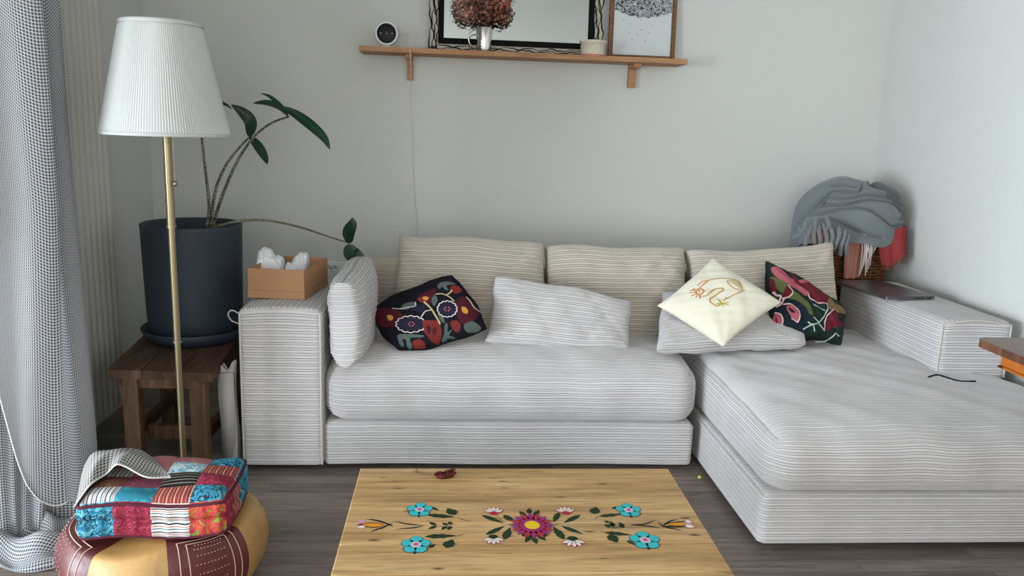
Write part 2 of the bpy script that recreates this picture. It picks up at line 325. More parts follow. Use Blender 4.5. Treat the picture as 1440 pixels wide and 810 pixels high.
M_leaf = mat('leaf', rgb(26, 58, 36), .32, noise=.35, nscale=14, spec=.3)
M_card = mat('cardboard', rgb(176, 132, 96), .8, noise=.06, nscale=9)
M_tissue = mat('tissue_paper', rgb(232, 232, 236), .8)
M_laptop = mat('aluminium_grey', rgb(112, 108, 108), .35, metal=.8)
M_cream = mat('cream_cotton', rgb(222, 216, 196), .9, spec=.1, bump=.15, bscale=300, sheen=.2)
M_navy = mat('dark_navy_felt', rgb(27, 25, 34), .95, spec=.1, noise=.3, nscale=14, bump=.4, bscale=240)
M_throw = mat('grey_throw', rgb(116, 123, 126), .95, spec=.1, bump=.35, bscale=320, noise=.1, nscale=9, sheen=.3)
M_wick = mat('wicker', rgb(134, 88, 54), .6, noise=.45, nscale=30)
def flat(n, r, g, b, rough=.85, **k): return mat(n, rgb(r, g, b), rough, spec=.15, **k)
def uvnodes(t, sx, sy, rot=0.):
    N = t.nodes; L = t.links; uv = N.new('ShaderNodeUVMap'); mp = N.new('ShaderNodeMapping'); mp.inputs['Scale'].default_value = (sx, sy, 1); mp.inputs['Rotation'].default_value = (0, 0, rot)
    L.new(uv.outputs[0], mp.inputs[0]); return mp.outputs[0]
def tooth(name, dark, light, mid, pitch, transl=0.):
    """small woven check: warp bands x weft bands with a diagonal twill where they cross"""
    m, t, b = nt(name); N = t.nodes; L = t.links; v = uvnodes(t, 1/pitch, 1/pitch)
    sp = N.new('ShaderNodeSeparateXYZ'); L.new(v, sp.inputs[0])
    def ma(op, a, bb=None):
        n = N.new('ShaderNodeMath'); n.operation = op
        for i, q in enumerate((a, bb)):
            if q is None: continue
            if isinstance(q, (int, float)): n.inputs[i].default_value = q
            else: L.new(q, n.inputs[i])
        return n.outputs[0]
    fx = ma('FRACT', sp.outputs[0]); fy = ma('FRACT', sp.outputs[1])
    A = ma('LESS_THAN', fx, .5); B = ma('LESS_THAN', fy, .5)
    di = ma('LESS_THAN', ma('FRACT', ma('MULTIPLY', ma('ADD', sp.outputs[0], sp.outputs[1]), 2.)), .5)
    # dark where both; twill where one
    both = ma('MULTIPLY', A, B); one = ma('ABSOLUTE', ma('SUBTRACT', A, B)); fac = ma('ADD', both, ma('MULTIPLY', one, ma('ADD', ma('MULTIPLY', di, .55), .12)))
    mx = N.new('ShaderNodeMix'); mx.data_type = 'RGBA'; L.new(fac, mx.inputs[0]); mx.inputs[6].default_value = light; mx.inputs[7].default_value = dark
    L.new(mx.outputs[2], b.inputs['Base Color']); b.inputs['Roughness'].default_value = .95; b.inputs['Specular IOR Level'].default_value = .1
    if transl:
        tr = N.new('ShaderNodeBsdfTranslucent'); L.new(mx.outputs[2], tr.inputs[0]); ms = N.new('ShaderNodeMixShader'); ms.inputs[0].default_value = transl
        L.new(b.outputs[0], ms.inputs[1]); L.new(tr.outputs[0], ms.inputs[2]); L.new(ms.outputs[0], N['Material Output'].inputs[0])
    return m
M_curt = tooth('curtain_check', rgb(58, 66, 88), rgb(226, 226, 224), None, .0080, .45)
M_flap = tooth('curtain_check_lining', rgb(50, 52, 60), rgb(176, 172, 164), None, .0105)
M_hem = flat('curtain_hem', 205, 203, 198)
def stripes(name, cols, pitch, axis=0, wob=0.):
    m, t, b = nt(name); N = t.nodes; L = t.links; v = uvnodes(t, 1, 1)
    no = N.new('ShaderNodeTexNoise'); no.inputs['Scale'].default_value = 18; L.new(v, no.inputs[0])
    sp = N.new('ShaderNodeSeparateXYZ'); L.new(v, sp.inputs[0]); ad = N.new('ShaderNodeMath'); ad.operation = 'MULTIPLY_ADD'; L.new(no.outputs[0], ad.inputs[0]); ad.inputs[1].default_value = wob; L.new(sp.outputs[axis], ad.inputs[2])
    mu = N.new('ShaderNodeMath'); mu.operation = 'MULTIPLY'; L.new(ad.outputs[0], mu.inputs[0]); mu.inputs[1].default_value = 1/pitch
    fr = N.new('ShaderNodeMath'); fr.operation = 'FRACT'; L.new(mu.outputs[0], fr.inputs[0])
    r = N.new('ShaderNodeValToRGB'); r.color_ramp.interpolation = 'CONSTANT'; L.new(fr.outputs[0], r.inputs[0]); e = r.color_ramp.elements
    while len(e) < len(cols): e.new(.5)
    for i, (p, c) in enumerate(cols): e[i].position = p
    for i, (p, c) in enumerate(cols): e[i].color = c
    L.new(r.outputs[0], b.inputs['Base Color']); b.inputs['Roughness'].default_value = .85; b.inputs['Specular IOR Level'].default_value = .2; return m
def blotch(name, cols, scale, kind='noise', rough=.85, stretch=(1, 1)):
    m, t, b = nt(name); N = t.nodes; L = t.links; v = uvnodes(t, *stretch)
    if kind == 'noise':
        n = N.new('ShaderNodeTexNoise'); n.inputs['Scale'].default_value = scale; n.inputs['Detail'].default_value = 2; n.inputs['Distortion'].default_value = 2.2; L.new(v, n.inputs[0]); o = n.outputs[0]
    else:
        n = N.new('ShaderNodeTexVoronoi'); n.inputs['Scale'].default_value = scale; L.new(v, n.inputs[0]); o = n.outputs['Distance']
    r = N.new('ShaderNodeValToRGB'); r.color_ramp.interpolation = 'CONSTANT'; L.new(o, r.inputs[0]); e = r.color_ramp.elements
    while len(e) < len(cols): e.new(.5)
    for i, (p, c) in enumerate(cols): e[i].position = p
    for i, (p, c) in enumerate(cols): e[i].color = c
    L.new(r.outputs[0], b.inputs['Base Color']); b.inputs['Roughness'].default_value = rough; b.inputs['Specular IOR Level'].default_value = .3; return m

# ------------------------------------------------------------------ room shell
T = .22
def slab(name, lo, hi, m): b = MB(); b.box(lo, hi); return struct(b.build(name, m, smooth=False))
slab('floor', (XW-.3, YF-.3, -.1), (XR+.3, YB+.3, 0), M_floor)
slab('ceiling', (XW-.3, YF-.3, ZC), (XR+.3, YB+.3, ZC+.1), M_ceil)
slab('wall_back', (XL-T, YB, 0), (XR+T, YB+T, ZC), M_wall)
slab('wall_right', (XR, YF-T, 0), (XR+T, YB, ZC), M_wall)
b = MB(); y0, y1, z0, z1 = WIN1
b.box((XW-T, y1, 0), (XW, YN+T, ZC)); b.box((XW-T, YF-T, 0), (XW, y0, ZC)); b.box((XW-T, y0, 0), (XW, y1, z0)); b.box((XW-T, y0, z1), (XW, y1, ZC))
struct(b.build('wall_far_left', M_wall, smooth=False))
slab('wall_left', (XL-T, YN, 0), (XL, YB, ZC), M_wall); slab('wall_side', (XW, YN, 0), (XL-T, YN+T, ZC), M_wall)
b = MB(); x0, x1, zz0, zz1 = WIN2
b.box((XW, YF-T, 0), (x0, YF, ZC)); b.box((x1, YF-T, 0), (XR, YF, ZC)); b.box((x0, YF-T, 0), (x1, YF, zz0)); b.box((x0, YF-T, zz1), (x1, YF, ZC))
struct(b.build('wall_front', M_wall, smooth=False))
def winframe(name, f, a0, a1, c0, c1, div):
    b = MB(); k = .05
    for i in range(div+1):
        a = a0 + (a1-a0-k)*i/div; f(b, a, a+k, c0, c1)
    f(b, a0, a1, c0, c0+k); f(b, a0, a1, c1-k, c1); return struct(b.build(name, M_white, smooth=False))
winframe('window_1', lambda b, a0, a1, c0, c1: b.box((XW-.15, a0, c0), (XW-.09, a1, c1)), y0, y1, z0, z1, 3)
winframe('window_2', lambda b, a0, a1, c0, c1: b.box((a0, YF-.15, c0), (a1, YF-.09, c1)), x0, x1, zz0, zz1, 2)
bs = MB(); bs.box((XL+.002, YB-.014, 0), (XR-.002, YB-.001, .06)); struct(bs.build('baseboard_back', M_white, smooth=False))
bs = MB(); bs.box((XR-.014, .4, 0), (XR-.001, YB-.016, .06)); struct(bs.build('baseboard_right', M_white, smooth=False))

# ------------------------------------------------------------------ sofa (left module with its armrest)
def axes_seat(): return {'T': 1, 'F': 2, 'L': 2, 'R': 2, 'B': 2, 'D': 1}
def axes_arm(): return {'T': 0, 'F': 2, 'L': 2, 'R': 2, 'B': 2, 'D': 0}
sofa = thing('sofa', 'beige ribbed corduroy two-seat sofa module with block armrest, left of the chaise', 'sofa', (.24, 3.2, 0))
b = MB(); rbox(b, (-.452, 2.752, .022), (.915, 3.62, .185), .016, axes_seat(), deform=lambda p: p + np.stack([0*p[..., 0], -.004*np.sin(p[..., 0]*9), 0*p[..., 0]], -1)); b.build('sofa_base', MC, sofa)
def arm_def(p):
    q = p.copy(); q[..., 2] += .010*np.sin((p[..., 0]+.74)/.295*PI)*np.clip((p[..., 2]-.5)/.1, 0, 1); q[..., 1] += .003*np.sin(p[..., 2]*17); return q
b = MB(); rbox(b, (-.742, 2.735, .022), (-.458, 3.30, .605), .022, axes_arm(), deform=arm_def); b.build('armrest', MC, sofa)
def cush_def(x0, x1, y0, y1, zt, crown, seed):
    def f(p):
        q = p.copy(); u = (p[..., 0]-x0)/(x1-x0); v = (p[..., 1]-y0)/(y1-y0)
        top = np.clip((p[..., 2]-.24)/(zt-.24), 0, 1)
        q[..., 2] += top*(crown*(np.clip(4*u*(1-u), 0, 1)**.6)*np.clip(v*4, 0, 1)**.5*np.clip((1-v)*6+.4, 0, 1) + .0035*lumps(p[..., 0]*2, p[..., 1]*2, 1, seed) - .02*np.exp(-(v/.16)**2)*top)
        fr = np.exp(-(v/.1)**2); mid = np.sin(np.clip((p[..., 2]-.17)/(zt-.17), 0, 1)*PI)
        q[..., 1] -= fr*(.012*mid + .003*np.sin(p[..., 0]*23+seed)*mid)
        return q
    return f
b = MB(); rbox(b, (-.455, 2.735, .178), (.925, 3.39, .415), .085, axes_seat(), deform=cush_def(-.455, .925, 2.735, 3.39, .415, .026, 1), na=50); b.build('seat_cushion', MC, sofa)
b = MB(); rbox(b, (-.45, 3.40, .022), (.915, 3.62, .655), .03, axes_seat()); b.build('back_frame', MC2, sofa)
# piping on the armrest corners
b = MB()
for x in (-.738, -.461): tube(b, smooth_path([(x, 2.737, .03), (x, 2.735, .3), (x, 2.738, .592)], 60), .0045, 6)
tube(b, smooth_path([(-.738, 2.738, .594), (-.6, 2.734, .606), (-.461, 2.738, .594)], 20), .004, 6)
b.build('piping', M_seam, sofa)

# ------------------------------------------------------------------ chaise module
ch = thing('chaise_longue', 'beige ribbed corduroy chaise module with low armrest along the right wall', 'sofa', (1.5, 2.9, 0))
CX0, CX1, CY0 = .955, 2.085, 2.15
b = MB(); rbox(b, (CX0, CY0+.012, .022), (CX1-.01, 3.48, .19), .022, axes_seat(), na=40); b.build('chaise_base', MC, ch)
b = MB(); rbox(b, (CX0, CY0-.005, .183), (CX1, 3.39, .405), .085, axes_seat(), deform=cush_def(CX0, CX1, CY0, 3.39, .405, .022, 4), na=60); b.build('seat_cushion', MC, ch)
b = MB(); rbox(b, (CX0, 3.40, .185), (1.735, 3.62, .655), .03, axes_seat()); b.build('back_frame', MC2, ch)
def arm2(p):
    q = p.copy(); q[..., 2] += .005*np.sin((p[..., 0]-1.79)/.27*PI)*np.clip((p[..., 2]-.5)/.1, 0, 1); return q
b = MB(); rbox(b, (1.79, 2.68, .392), (2.062, 3.46, .615), .024, axes_arm(), deform=arm2); b.build('armrest', MC, ch)
b = MB()
tube(b, [(1.794, 2.683, .405), (1.794, 2.683, .6)], .0045, 6); tube(b, smooth_path([(1.794, 2.683, .604), (1.92, 2.68, .622), (2.058, 2.683, .604)], 20), .004, 6); tube(b, [(2.058, 2.683, .405), (2.058, 2.683, .6)], .0045, 6)
b.build('piping', M_seam, ch)

# ------------------------------------------------------------------ loose cushions
def px2s(P, px, py):   # find surface coordinates of a point of the face
    best = None; u, v = 0., 0.; st = .5
    for it in range(26):
        c = [(u+i*st, v+j*st) for i in (-1, 0, 1) for j in (-1, 0, 1)]; q = P.base(np.array([x for x, _ in c]), np.array([y for _, y in c]))
        w3 = q - np.array([0, 0, CAM_H]); cx = w3 @ np.array(r_); cy = w3 @ np.array(d_); cz = w3 @ np.array(f_)
        dd = (720+F_PX*cx/cz-px)**2 + (405+F_PX*cy/cz-py)**2; k = int(np.argmin(dd)); u, v = c[k]
        if k == 4: st *= .55
    return (u*P.w/2, v*P.h/2)
def pl(P, *pts): return [px2s(P, *q) for q in pts]
def closed(pts, n=8):
    p = np.asarray(pts, float); q = smooth_path(np.vstack([p[-1:], p, p[:2]]), n*(len(p)+2)); return q[n:-n-1] if len(q) > 2*n+4 else q
def z6(x, y): return (500 + x/6.23, 375 + y/6.23)
def z7(x, y): return (920 + x/5.143, 360 + y/5.143)
def cushion(name, label, corners, T, mats=None, group=None, rib='v', **k):
    mk = {q: k.pop(q) for q in ('amp', 'pitch', 'skew', 'nu', 'nv') if q in k}
    pf_ = k.pop('paint', None); P = Pillow(*corners, T, **k); b = MB(); P.mesh(b, rib=rib, paint=pf_(P) if pf_ else None, **mk); o = b.build(name, mats or MC2); tag(o, label, 'cushion', group); return P, o
def quad(y0, y1, bl, br, tr, tl):   # bottom and top distance from the camera plus the four outline corners
    return [atY(*bl, y0), atY(*br, y0), atY(*tr, y1), atY(*tl, y1)]
G = 'beige corduroy back cushions'
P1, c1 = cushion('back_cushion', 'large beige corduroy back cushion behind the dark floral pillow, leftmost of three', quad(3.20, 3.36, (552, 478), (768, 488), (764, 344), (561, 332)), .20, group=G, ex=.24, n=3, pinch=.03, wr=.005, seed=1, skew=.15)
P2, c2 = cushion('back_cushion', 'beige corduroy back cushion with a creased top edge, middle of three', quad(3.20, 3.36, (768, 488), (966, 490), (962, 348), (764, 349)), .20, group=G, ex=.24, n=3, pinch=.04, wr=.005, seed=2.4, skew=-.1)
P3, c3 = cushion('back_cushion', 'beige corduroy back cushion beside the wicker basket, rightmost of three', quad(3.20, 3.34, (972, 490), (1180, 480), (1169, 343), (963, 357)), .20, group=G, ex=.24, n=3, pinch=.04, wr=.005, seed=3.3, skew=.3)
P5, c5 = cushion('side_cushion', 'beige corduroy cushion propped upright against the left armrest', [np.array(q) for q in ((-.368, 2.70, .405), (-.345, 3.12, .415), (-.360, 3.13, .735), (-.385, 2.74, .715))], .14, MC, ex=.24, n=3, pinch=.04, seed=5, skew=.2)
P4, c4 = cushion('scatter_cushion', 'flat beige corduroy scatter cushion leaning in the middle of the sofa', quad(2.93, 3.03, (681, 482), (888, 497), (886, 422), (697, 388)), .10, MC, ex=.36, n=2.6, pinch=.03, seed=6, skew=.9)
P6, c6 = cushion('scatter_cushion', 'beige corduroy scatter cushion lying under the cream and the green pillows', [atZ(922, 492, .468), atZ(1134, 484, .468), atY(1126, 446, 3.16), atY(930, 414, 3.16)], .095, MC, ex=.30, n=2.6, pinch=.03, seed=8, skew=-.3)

# dark embroidered pillow
m_mar = flat('maroon_felt', 70, 22, 32); m_red = flat('rust_felt', 112, 42, 36); m_grn = flat('sage_felt', 80, 92, 86); m_wh = flat('white_thread', 206, 192, 186); m_gold = flat('gold_thread', 196, 142, 62); m_pink = flat('pink_thread', 166, 84, 100); m_teal = flat('slate_felt', 34, 32, 50); m_tan = flat('tan_thread', 180, 168, 120)
def dark_paint(P):
    out = []
    def f(m, *pts): out.append((closed(pl(P, *[z6(*q) for q in pts])), m))
    f(1, (150, 400), (230, 360), (330, 370), (410, 420), (380, 500), (300, 530), (200, 510)); f(5, (275, 430), (305, 422), (330, 440), (322, 468), (290, 468))
    f(1, (540, 270), (640, 210), (700, 190), (690, 260), (650, 330), (590, 320)); f(2, (540, 282), (600, 256), (645, 270), (620, 310), (570, 308)); f(5, (585, 275), (615, 262), (640, 275), (615, 295))
    f(1, (880, 300), (960, 260), (1040, 330), (1080, 420), (1020, 490), (940, 505), (890, 440)); f(5, (928, 360), (955, 352), (985, 385), (975, 412), (940, 400))
    f(2, (565, 480), (640, 470), (720, 478), (755, 560), (745, 640), (710, 680), (660, 650), (600, 570))
    f(1, (620, 530), (650, 520), (660, 560), (640, 590)); f(1, (670, 560), (700, 530), (710, 560), (690, 600))
    f(2, (500, 660), (550, 635), (600, 660), (610, 700), (570, 735), (520, 720)); f(2, (830, 490), (880, 470), (920, 510), (905, 570), (860, 560)); f(2, (830, 180), (890, 165), (930, 210), (890, 235), (850, 225))
    f(3, (370, 600), (430, 590), (590, 600), (580, 620), (480, 625), (495, 700), (460, 715), (440, 640), (410, 640), (425, 695), (395, 690), (375, 650))
    f(3, (785, 500), (810, 510), (805, 570), (850, 550), (820, 600), (870, 625), (800, 640), (790, 665), (755, 655), (775, 590))
    f(3, (950, 510), (1010, 480), (1050, 490), (1100, 540), (1040, 580), (970, 570)); f(3, (720, 160), (780, 130), (840, 135), (880, 155), (800, 165), (815, 205), (780, 200), (760, 175), (730, 195))
    f(3, (670, 270), (700, 250), (720, 300), (690, 345), (668, 310)); f(3, (390, 370), (440, 320), (510, 310), (520, 340), (450, 375)); f(7, (480, 360), (560, 330), (620, 350), (600, 390), (540, 395))
    f(3, (720, 410), (760, 430), (785, 490), (750, 480))
    f(7, (365, 520), (400, 460), (480, 440), (560, 455), (590, 500), (580, 555), (480, 570), (400, 560)); f(7, (725, 330), (780, 300), (850, 310), (880, 360), (860, 430), (800, 445), (740, 400))
    return out
DM = [M_navy, m_mar, m_red, m_grn, m_wh, m_gold, m_pink, m_teal, m_tan]
PD, cD = cushion('embroidered_pillow', 'dark navy and maroon pillow embroidered with flowers, left on the sofa', quad(2.84, 3.00, (560, 494), (688, 464), (636, 384), (519, 439)), .13, DM, rib=None, nu=230, nv=230, pinch=-.05, wr=.003, seed=2, ex=.36, paint=dark_paint)
b = MB(); S = PD.S
def ds(m, wd, *pts, off=.0015, sm=True): stroke(b, S, pl(PD, *[z6(*q) for q in pts]), wd, off, m, sm)
def scallop(cx, cy, rx, ry, n, am, a0=0, a1=360):
    a = np.radians(np.linspace(a0, a1, n*6)); k = 1+am*np.abs(np.sin(a*n/2)); return [(cx+rx*k_*math.cos(t), cy+ry*k_*math.sin(t)) for t, k_ in zip(a, k)]
ds(4, .0036, *scallop(485, 505, 118, 66, 14, .14, 30, 330), sm=False); ds(4, .0036, *scallop(803, 372, 78, 64, 14, .14), sm=False)
for cx_, cy_ in ((490, 502), (803, 370)):
    for k in range(6): a = k*PI/3; ds(6, .006, (cx_+24*math.cos(a)-5, cy_+16*math.sin(a)), (cx_+24*math.cos(a)+5, cy_+16*math.sin(a)+2), sm=False)
ds(8, .006, (600, 308), (655, 360), (700, 430), (740, 500)); ds(4, .0038, (575, 445), (610, 395), (665, 382)); ds(8, .005, (700, 243), (760, 240), (820, 265), (865, 305)); ds(8, .005, (795, 250), (830, 228), (842, 205))
ds(4, .0034, (968, 268), (1000, 300), (1030, 350), (1065, 380), (1105, 415)); ds(4, .0034, (320, 365), (380, 372), (450, 358), (520, 348), (525, 310)); ds(8, .005, (728, 470), (738, 505))
b.build('embroidery_thread', DM, cD)

# cream diamond pillow with line embroidery
PC, cC = cushion('cream_pillow', 'cream cotton pillow standing on its corner with gold line embroidery', [atY(1017, 487, 2.79), atY(1097, 425, 2.89), atY(1003, 364, 3.03), atY(925, 430, 2.91)], .10, M_cream, rib=None, pinch=.025, wr=.003, seed=4, wob=.002, nu=70, nv=70)
b = MB(); m_g1 = flat('gold_embroidery', 186, 150, 78); m_g2 = flat('copper_embroidery', 192, 132, 84); m_g3 = flat('moss_embroidery', 178, 160, 70)
S = PC.S
stroke(b, S, pl(PC, z7(310, 215), z7(350, 185), z7(385, 183), z7(345, 215), z7(315, 240)), .004, .001, 1)
stroke(b, S, pl(PC, z7(355, 205), z7(400, 175), z7(470, 162), z7(540, 165), z7(610, 185), z7(635, 240)), .0045, .001, 0)
q = pl(PC, z7(525, 180), z7(570, 178), z7(620, 205), z7(635, 240), z7(590, 238), z7(545, 210), z7(525, 180)); stroke(b, S, q, .0045, .001, 0)
stroke(b, S, pl(PC, z7(545, 190), z7(585, 205), z7(620, 230)), .003, .001, 0); stroke(b, S, pl(PC, z7(560, 185), z7(600, 205), z7(625, 225)), .003, .001, 0)
stroke(b, S, pl(PC, z7(340, 292), z7(380, 285), z7(430, 245), z7(480, 233), z7(500, 245), z7(450, 280), z7(405, 310), z7(408, 335), z7(450, 360), z7(480, 355)), .0055, .001, 0)
stroke(b, S, pl(PC, z7(495, 325), z7(560, 290), z7(610, 265), z7(655, 245)), .0045, .001, 0)
q = pl(PC, z7(300, 250), z7(330, 238), z7(358, 250), z7(345, 272), z7(310, 275), z7(300, 250)); stroke(b, S, q, .006, .001, 1)
for x0, y0, x1, y1 in ((300, 245, 258, 252), (298, 262, 252, 268), (302, 275, 265, 290), (315, 280, 300, 300), (330, 280, 330, 308), (290, 235, 275, 250), (320, 245, 330, 262)): stroke(b, S, pl(PC, z7(x0, y0), z7(x1, y1)), .005, .001, 1, sm=False)
for x1, y1 in ((452, 310), (470, 312), (520, 300), (540, 335), (538, 352), (502, 368), (450, 345), (455, 360)): stroke(b, S, pl(PC, z7(488, 345), z7(x1, y1)), .0045, .001, 2, sm=False)
b.build('embroidery', [m_g1, m_g2, m_g3], cC)

# green and pink leaf pillow
m_dg = flat('deep_green_fabric', 36, 50, 44, noise=.3, nscale=12, bump=.3, bscale=200)
m_pk = flat('dusty_pink_embroidery', 176, 92, 104); m_mr = flat('wine_embroidery', 104, 34, 46); m_ol = flat('olive_embroidery', 92, 100, 62); m_nv = flat('ink_embroidery', 24, 36, 46); m_pw = flat('pale_pink_thread', 220, 190, 184); m_ar = flat('mint_thread', 170, 190, 176); m_br = flat('khaki_band', 128, 104, 76)
def green_paint(P):
    out = []
    def f(m, pts): out.append((closed(pl(P, *[z7(*q) for q in pts])), m+1))
    f(2, [(835, 160), (900, 165), (1010, 250), (1110, 330), (1150, 420), (1090, 400), (1000, 320), (900, 250)])
    f(3, [(885, 370), (960, 310), (1060, 340), (1130, 460), (1090, 560), (960, 550), (880, 500)])
    f(6, [(1160, 225), (1260, 290), (1325, 350), (1335, 440), (1290, 400), (1240, 340), (1190, 290)])
    f(0, [(848, 85), (890, 78), (935, 110), (1010, 170), (1085, 235), (1115, 280), (1060, 262), (990, 215), (920, 175), (860, 130)])
    f(1, [(900, 92), (960, 120), (1060, 195), (1160, 225), (1180, 262), (1100, 245), (1010, 180), (940, 130)])
    f(1, [(1105, 250), (1170, 255), (1225, 300), (1245, 342), (1190, 335), (1135, 305)])
    f(1, [(835, 170), (872, 185), (880, 270), (848, 265)]); f(1, [(945, 240), (965, 212), (998, 255), (965, 292), (925, 305)])
    f(0, [(955, 372), (990, 355), (1035, 390), (1045, 450), (1030, 475), (990, 440)]); f(0, [(868, 425), (900, 418), (925, 460), (915, 508), (890, 530), (866, 490)])
    f(3, [(968, 372), (990, 380), (1018, 400), (1012, 412), (985, 400)]); f(1, [(878, 440), (892, 470), (890, 510), (880, 490)])
    f(1, [(1250, 430), (1285, 390), (1315, 400), (1335, 460), (1338, 515), (1290, 522), (1235, 540)]); f(3, [(900, 540), (1000, 540), (1080, 600), (1060, 630), (960, 600)])
    return out
PG, cG = cushion('floral_pillow', 'dark green pillow with pink and maroon leaf embroidery, beside the right armrest', [atY(1086, 466, 2.95), atY(1184, 487, 2.97), atY(1184, 428, 3.12), atY(1076, 368, 3.10)], .12, [m_dg, m_pk, m_mr, m_ol, m_nv, m_pw, m_ar, m_br], rib=None, nu=230, nv=230, pinch=.02, wr=.006, seed=7, ex=.36, paint=green_paint)
b = MB(); S = PG.S
def fs(m, wd, pts, off=.0018, sm=True): stroke(b, S, pl(PG, *[z7(*q) for q in pts]), wd, off, m, sm)
fs(4, .0045, [(1105, 255), (1130, 310), (1190, 340), (1250, 345)]); fs(4, .0050, [(965, 207), (1000, 255), (975, 295), (925, 310)])
fs(4, .0050, [(930, 350), (990, 350), (1040, 390), (1050, 450), (1030, 478), (990, 450)]); fs(4, .0050, [(872, 412), (915, 425), (930, 465), (915, 510), (888, 532), (865, 500)])
fs(4, .0045, [(1300, 385), (1255, 425), (1232, 480), (1225, 540)])
fs(5, .005, [(1075, 530), (1130, 500), (1190, 480), (1235, 420), (1250, 350)]); fs(5, .004, [(1190, 480), (1165, 455), (1150, 440)]); fs(5, .004, [(1190, 490), (1215, 520), (1232, 540)]); fs(5, .004, [(1150, 495), (1155, 520), (1160, 545)]); fs(5, .004, [(1150, 350), (1200, 380), (1235, 395)]); fs(5, .004, [(1110, 475), (1130, 490), (1150, 495)])
fs(4, .007, [(860, 260), (885, 285), (915, 290), (905, 330)]); fs(4, .005, [(940, 310), (915, 350), (880, 370)]); fs(5, .007, [(1165, 620), (1230, 615), (1290, 580), (1310, 560), (1335, 580)])
b.build('embroidery_thread', [m_pk, m_mr, m_ol, m_nv, m_pw, m_ar, m_br], cG)

# ------------------------------------------------------------------ coffee table with painted flowers
ZT = .42
tb = thing('coffee_table', 'low rustic pine coffee table with painted folk flowers on its top', 'table', (.17, 1.55, 0))
tx0, tx1, ty0, ty1 = atZ(508, 658, ZT)[0]-.002, atZ(938, 658, ZT)[0]+.002, 1.262, atZ(508, 658, ZT)[1]
b = MB(); nb = 5; wd = (ty1-ty0)/nb
ys = [ty0, ty0+.10, ty0+.212, ty0+.297, ty0+.43, ty1]
for i in range(5): b.box((tx0, ys[i]+.0006, ZT-.035), (tx1, ys[i+1]-.0006, ZT))
b.box((tx0+.01, ty0+.01, ZT-.036), (tx1-.01, ty1-.01, ZT-.004))
b.build('tabletop', M_table, tb, smooth=False, bevel=.0025)
b = MB()
for a, c in (((tx0+.06, ty0+.05), (tx1-.06, ty0+.07)), ((tx0+.06, ty1-.07), (tx1-.06, ty1-.05)), ((tx0+.05, ty0+.06), (tx0+.07, ty1-.06)), ((tx1-.07, ty0+.06), (tx1-.05, ty1-.06))): b.box((*a, ZT-.10), (*c, ZT-.035))
b.build('apron', M_table, tb, smooth=False, bevel=.002)
for x in (tx0+.04, tx1-.10):
    for y in (ty0+.04, ty1-.10):
        b = MB(); b.box((x, y, 0), (x+.06, y+.06, ZT-.036)); b.build('leg', M_table, tb, smooth=False, bevel=.003)
Sx = lambda a, c, off=0: np.stack([a, c, np.broadcast_to(ZT + np.asarray(off, float), np.shape(a))], -1)
PM = [flat('paint_turquoise', 58, 178, 184, .5), flat('paint_red', 168, 44, 58, .5), flat('paint_magenta', 150, 42, 96, .5), flat('paint_yellow', 222, 184, 40, .5), flat('paint_white', 226, 210, 206, .5), flat('paint_dark_green', 34, 52, 30, .5), flat('paint_slate_blue', 78, 98, 128, .5), flat('paint_pink', 206, 140, 176, .5), flat('paint_orange', 214, 140, 40, .5), flat('paint_charcoal', 44, 42, 38, .5)]
b = MB()
def tp(px, py): q = atZ(px, py, ZT); return (q[0], q[1])
def zl(x, y): return tp(480 + x/4.8, 690 + y/4.8)       # left half of the painting
def zr(x, y): return tp(660 + x/4.235, 690 + y/4.235)   # right half
def tdec(pts, m, off): decal(b, Sx, pts, off, 1, m)
def tleaf(p, q, wd, m=5, off=.0006, serr=.0, curve=0.): tdec(leafpts(*p, *q, wd, 11, serr, curve), m, off)
def tline(z, pts, wd=.0018, m=9, taper=True): stroke(b, Sx, [z(*q) for q in pts], wd, .0005, m, True, taper)
cx, cy = zl(1288, 236)
for k in range(16):
    a = 2*PI*(k+.5)/16; tleaf((cx+.012*math.cos(a), cy+.012*math.sin(a)), (cx+.047*math.cos(a), cy+.052*math.sin(a)), .014, 6, .0005)
for k in range(16):
    a = 2*PI*k/16; tleaf((cx+.010*math.cos(a), cy+.010*math.sin(a)), (cx+.050*math.cos(a), cy+.058*math.sin(a)), .016, 1 if k % 2 else 2, .0009)
tdec(blob(cx, cy, .028, .028, 24, .06, 12), 2, .0012); tdec(blob(cx, cy, .0165, .018, 24), 3, .0016)
for (ax, ay, bx, by) in ((1300, 175, 1335, 130), (1268, 160, 1268, 118), (1245, 175, 1200, 138), (1285, 300, 1240, 352), (1300, 315, 1318, 362), (1325, 298, 1382, 340), (1245, 170, 1210, 172), (1360, 300, 1395, 304), (1250, 300, 1215, 306)): tleaf(zl(ax, ay), zl(bx, by), .013, 5)
def daisy(z, x, y, s=1., up=True, th=0):
    c = z(x, y); sg = 1 if up else -1
    for k in range(5):
        a = PI/2*sg + (k-2)*.52; tip = (c[0]+.026*s*math.cos(a), c[1]+.030*s*math.sin(a)); tleaf(c, tip, .013*s, 1, .0006); tleaf((c[0]+(tip[0]-c[0])*.2, c[1]+(tip[1]-c[1])*.2), (c[0]+(tip[0]-c[0])*.92, c[1]+(tip[1]-c[1])*.92), .0085*s, 4, .0010)
    tdec(blob(c[0], c[1]-.003*sg, .010*s, .008*s, 14), 1 if up else 5, .0014)
daisy(zl, 1030, 152); daisy(zl, 1025, 318, 1, False); daisy(zr, 575, 132); daisy(zr, 615, 292, 1.15, False)
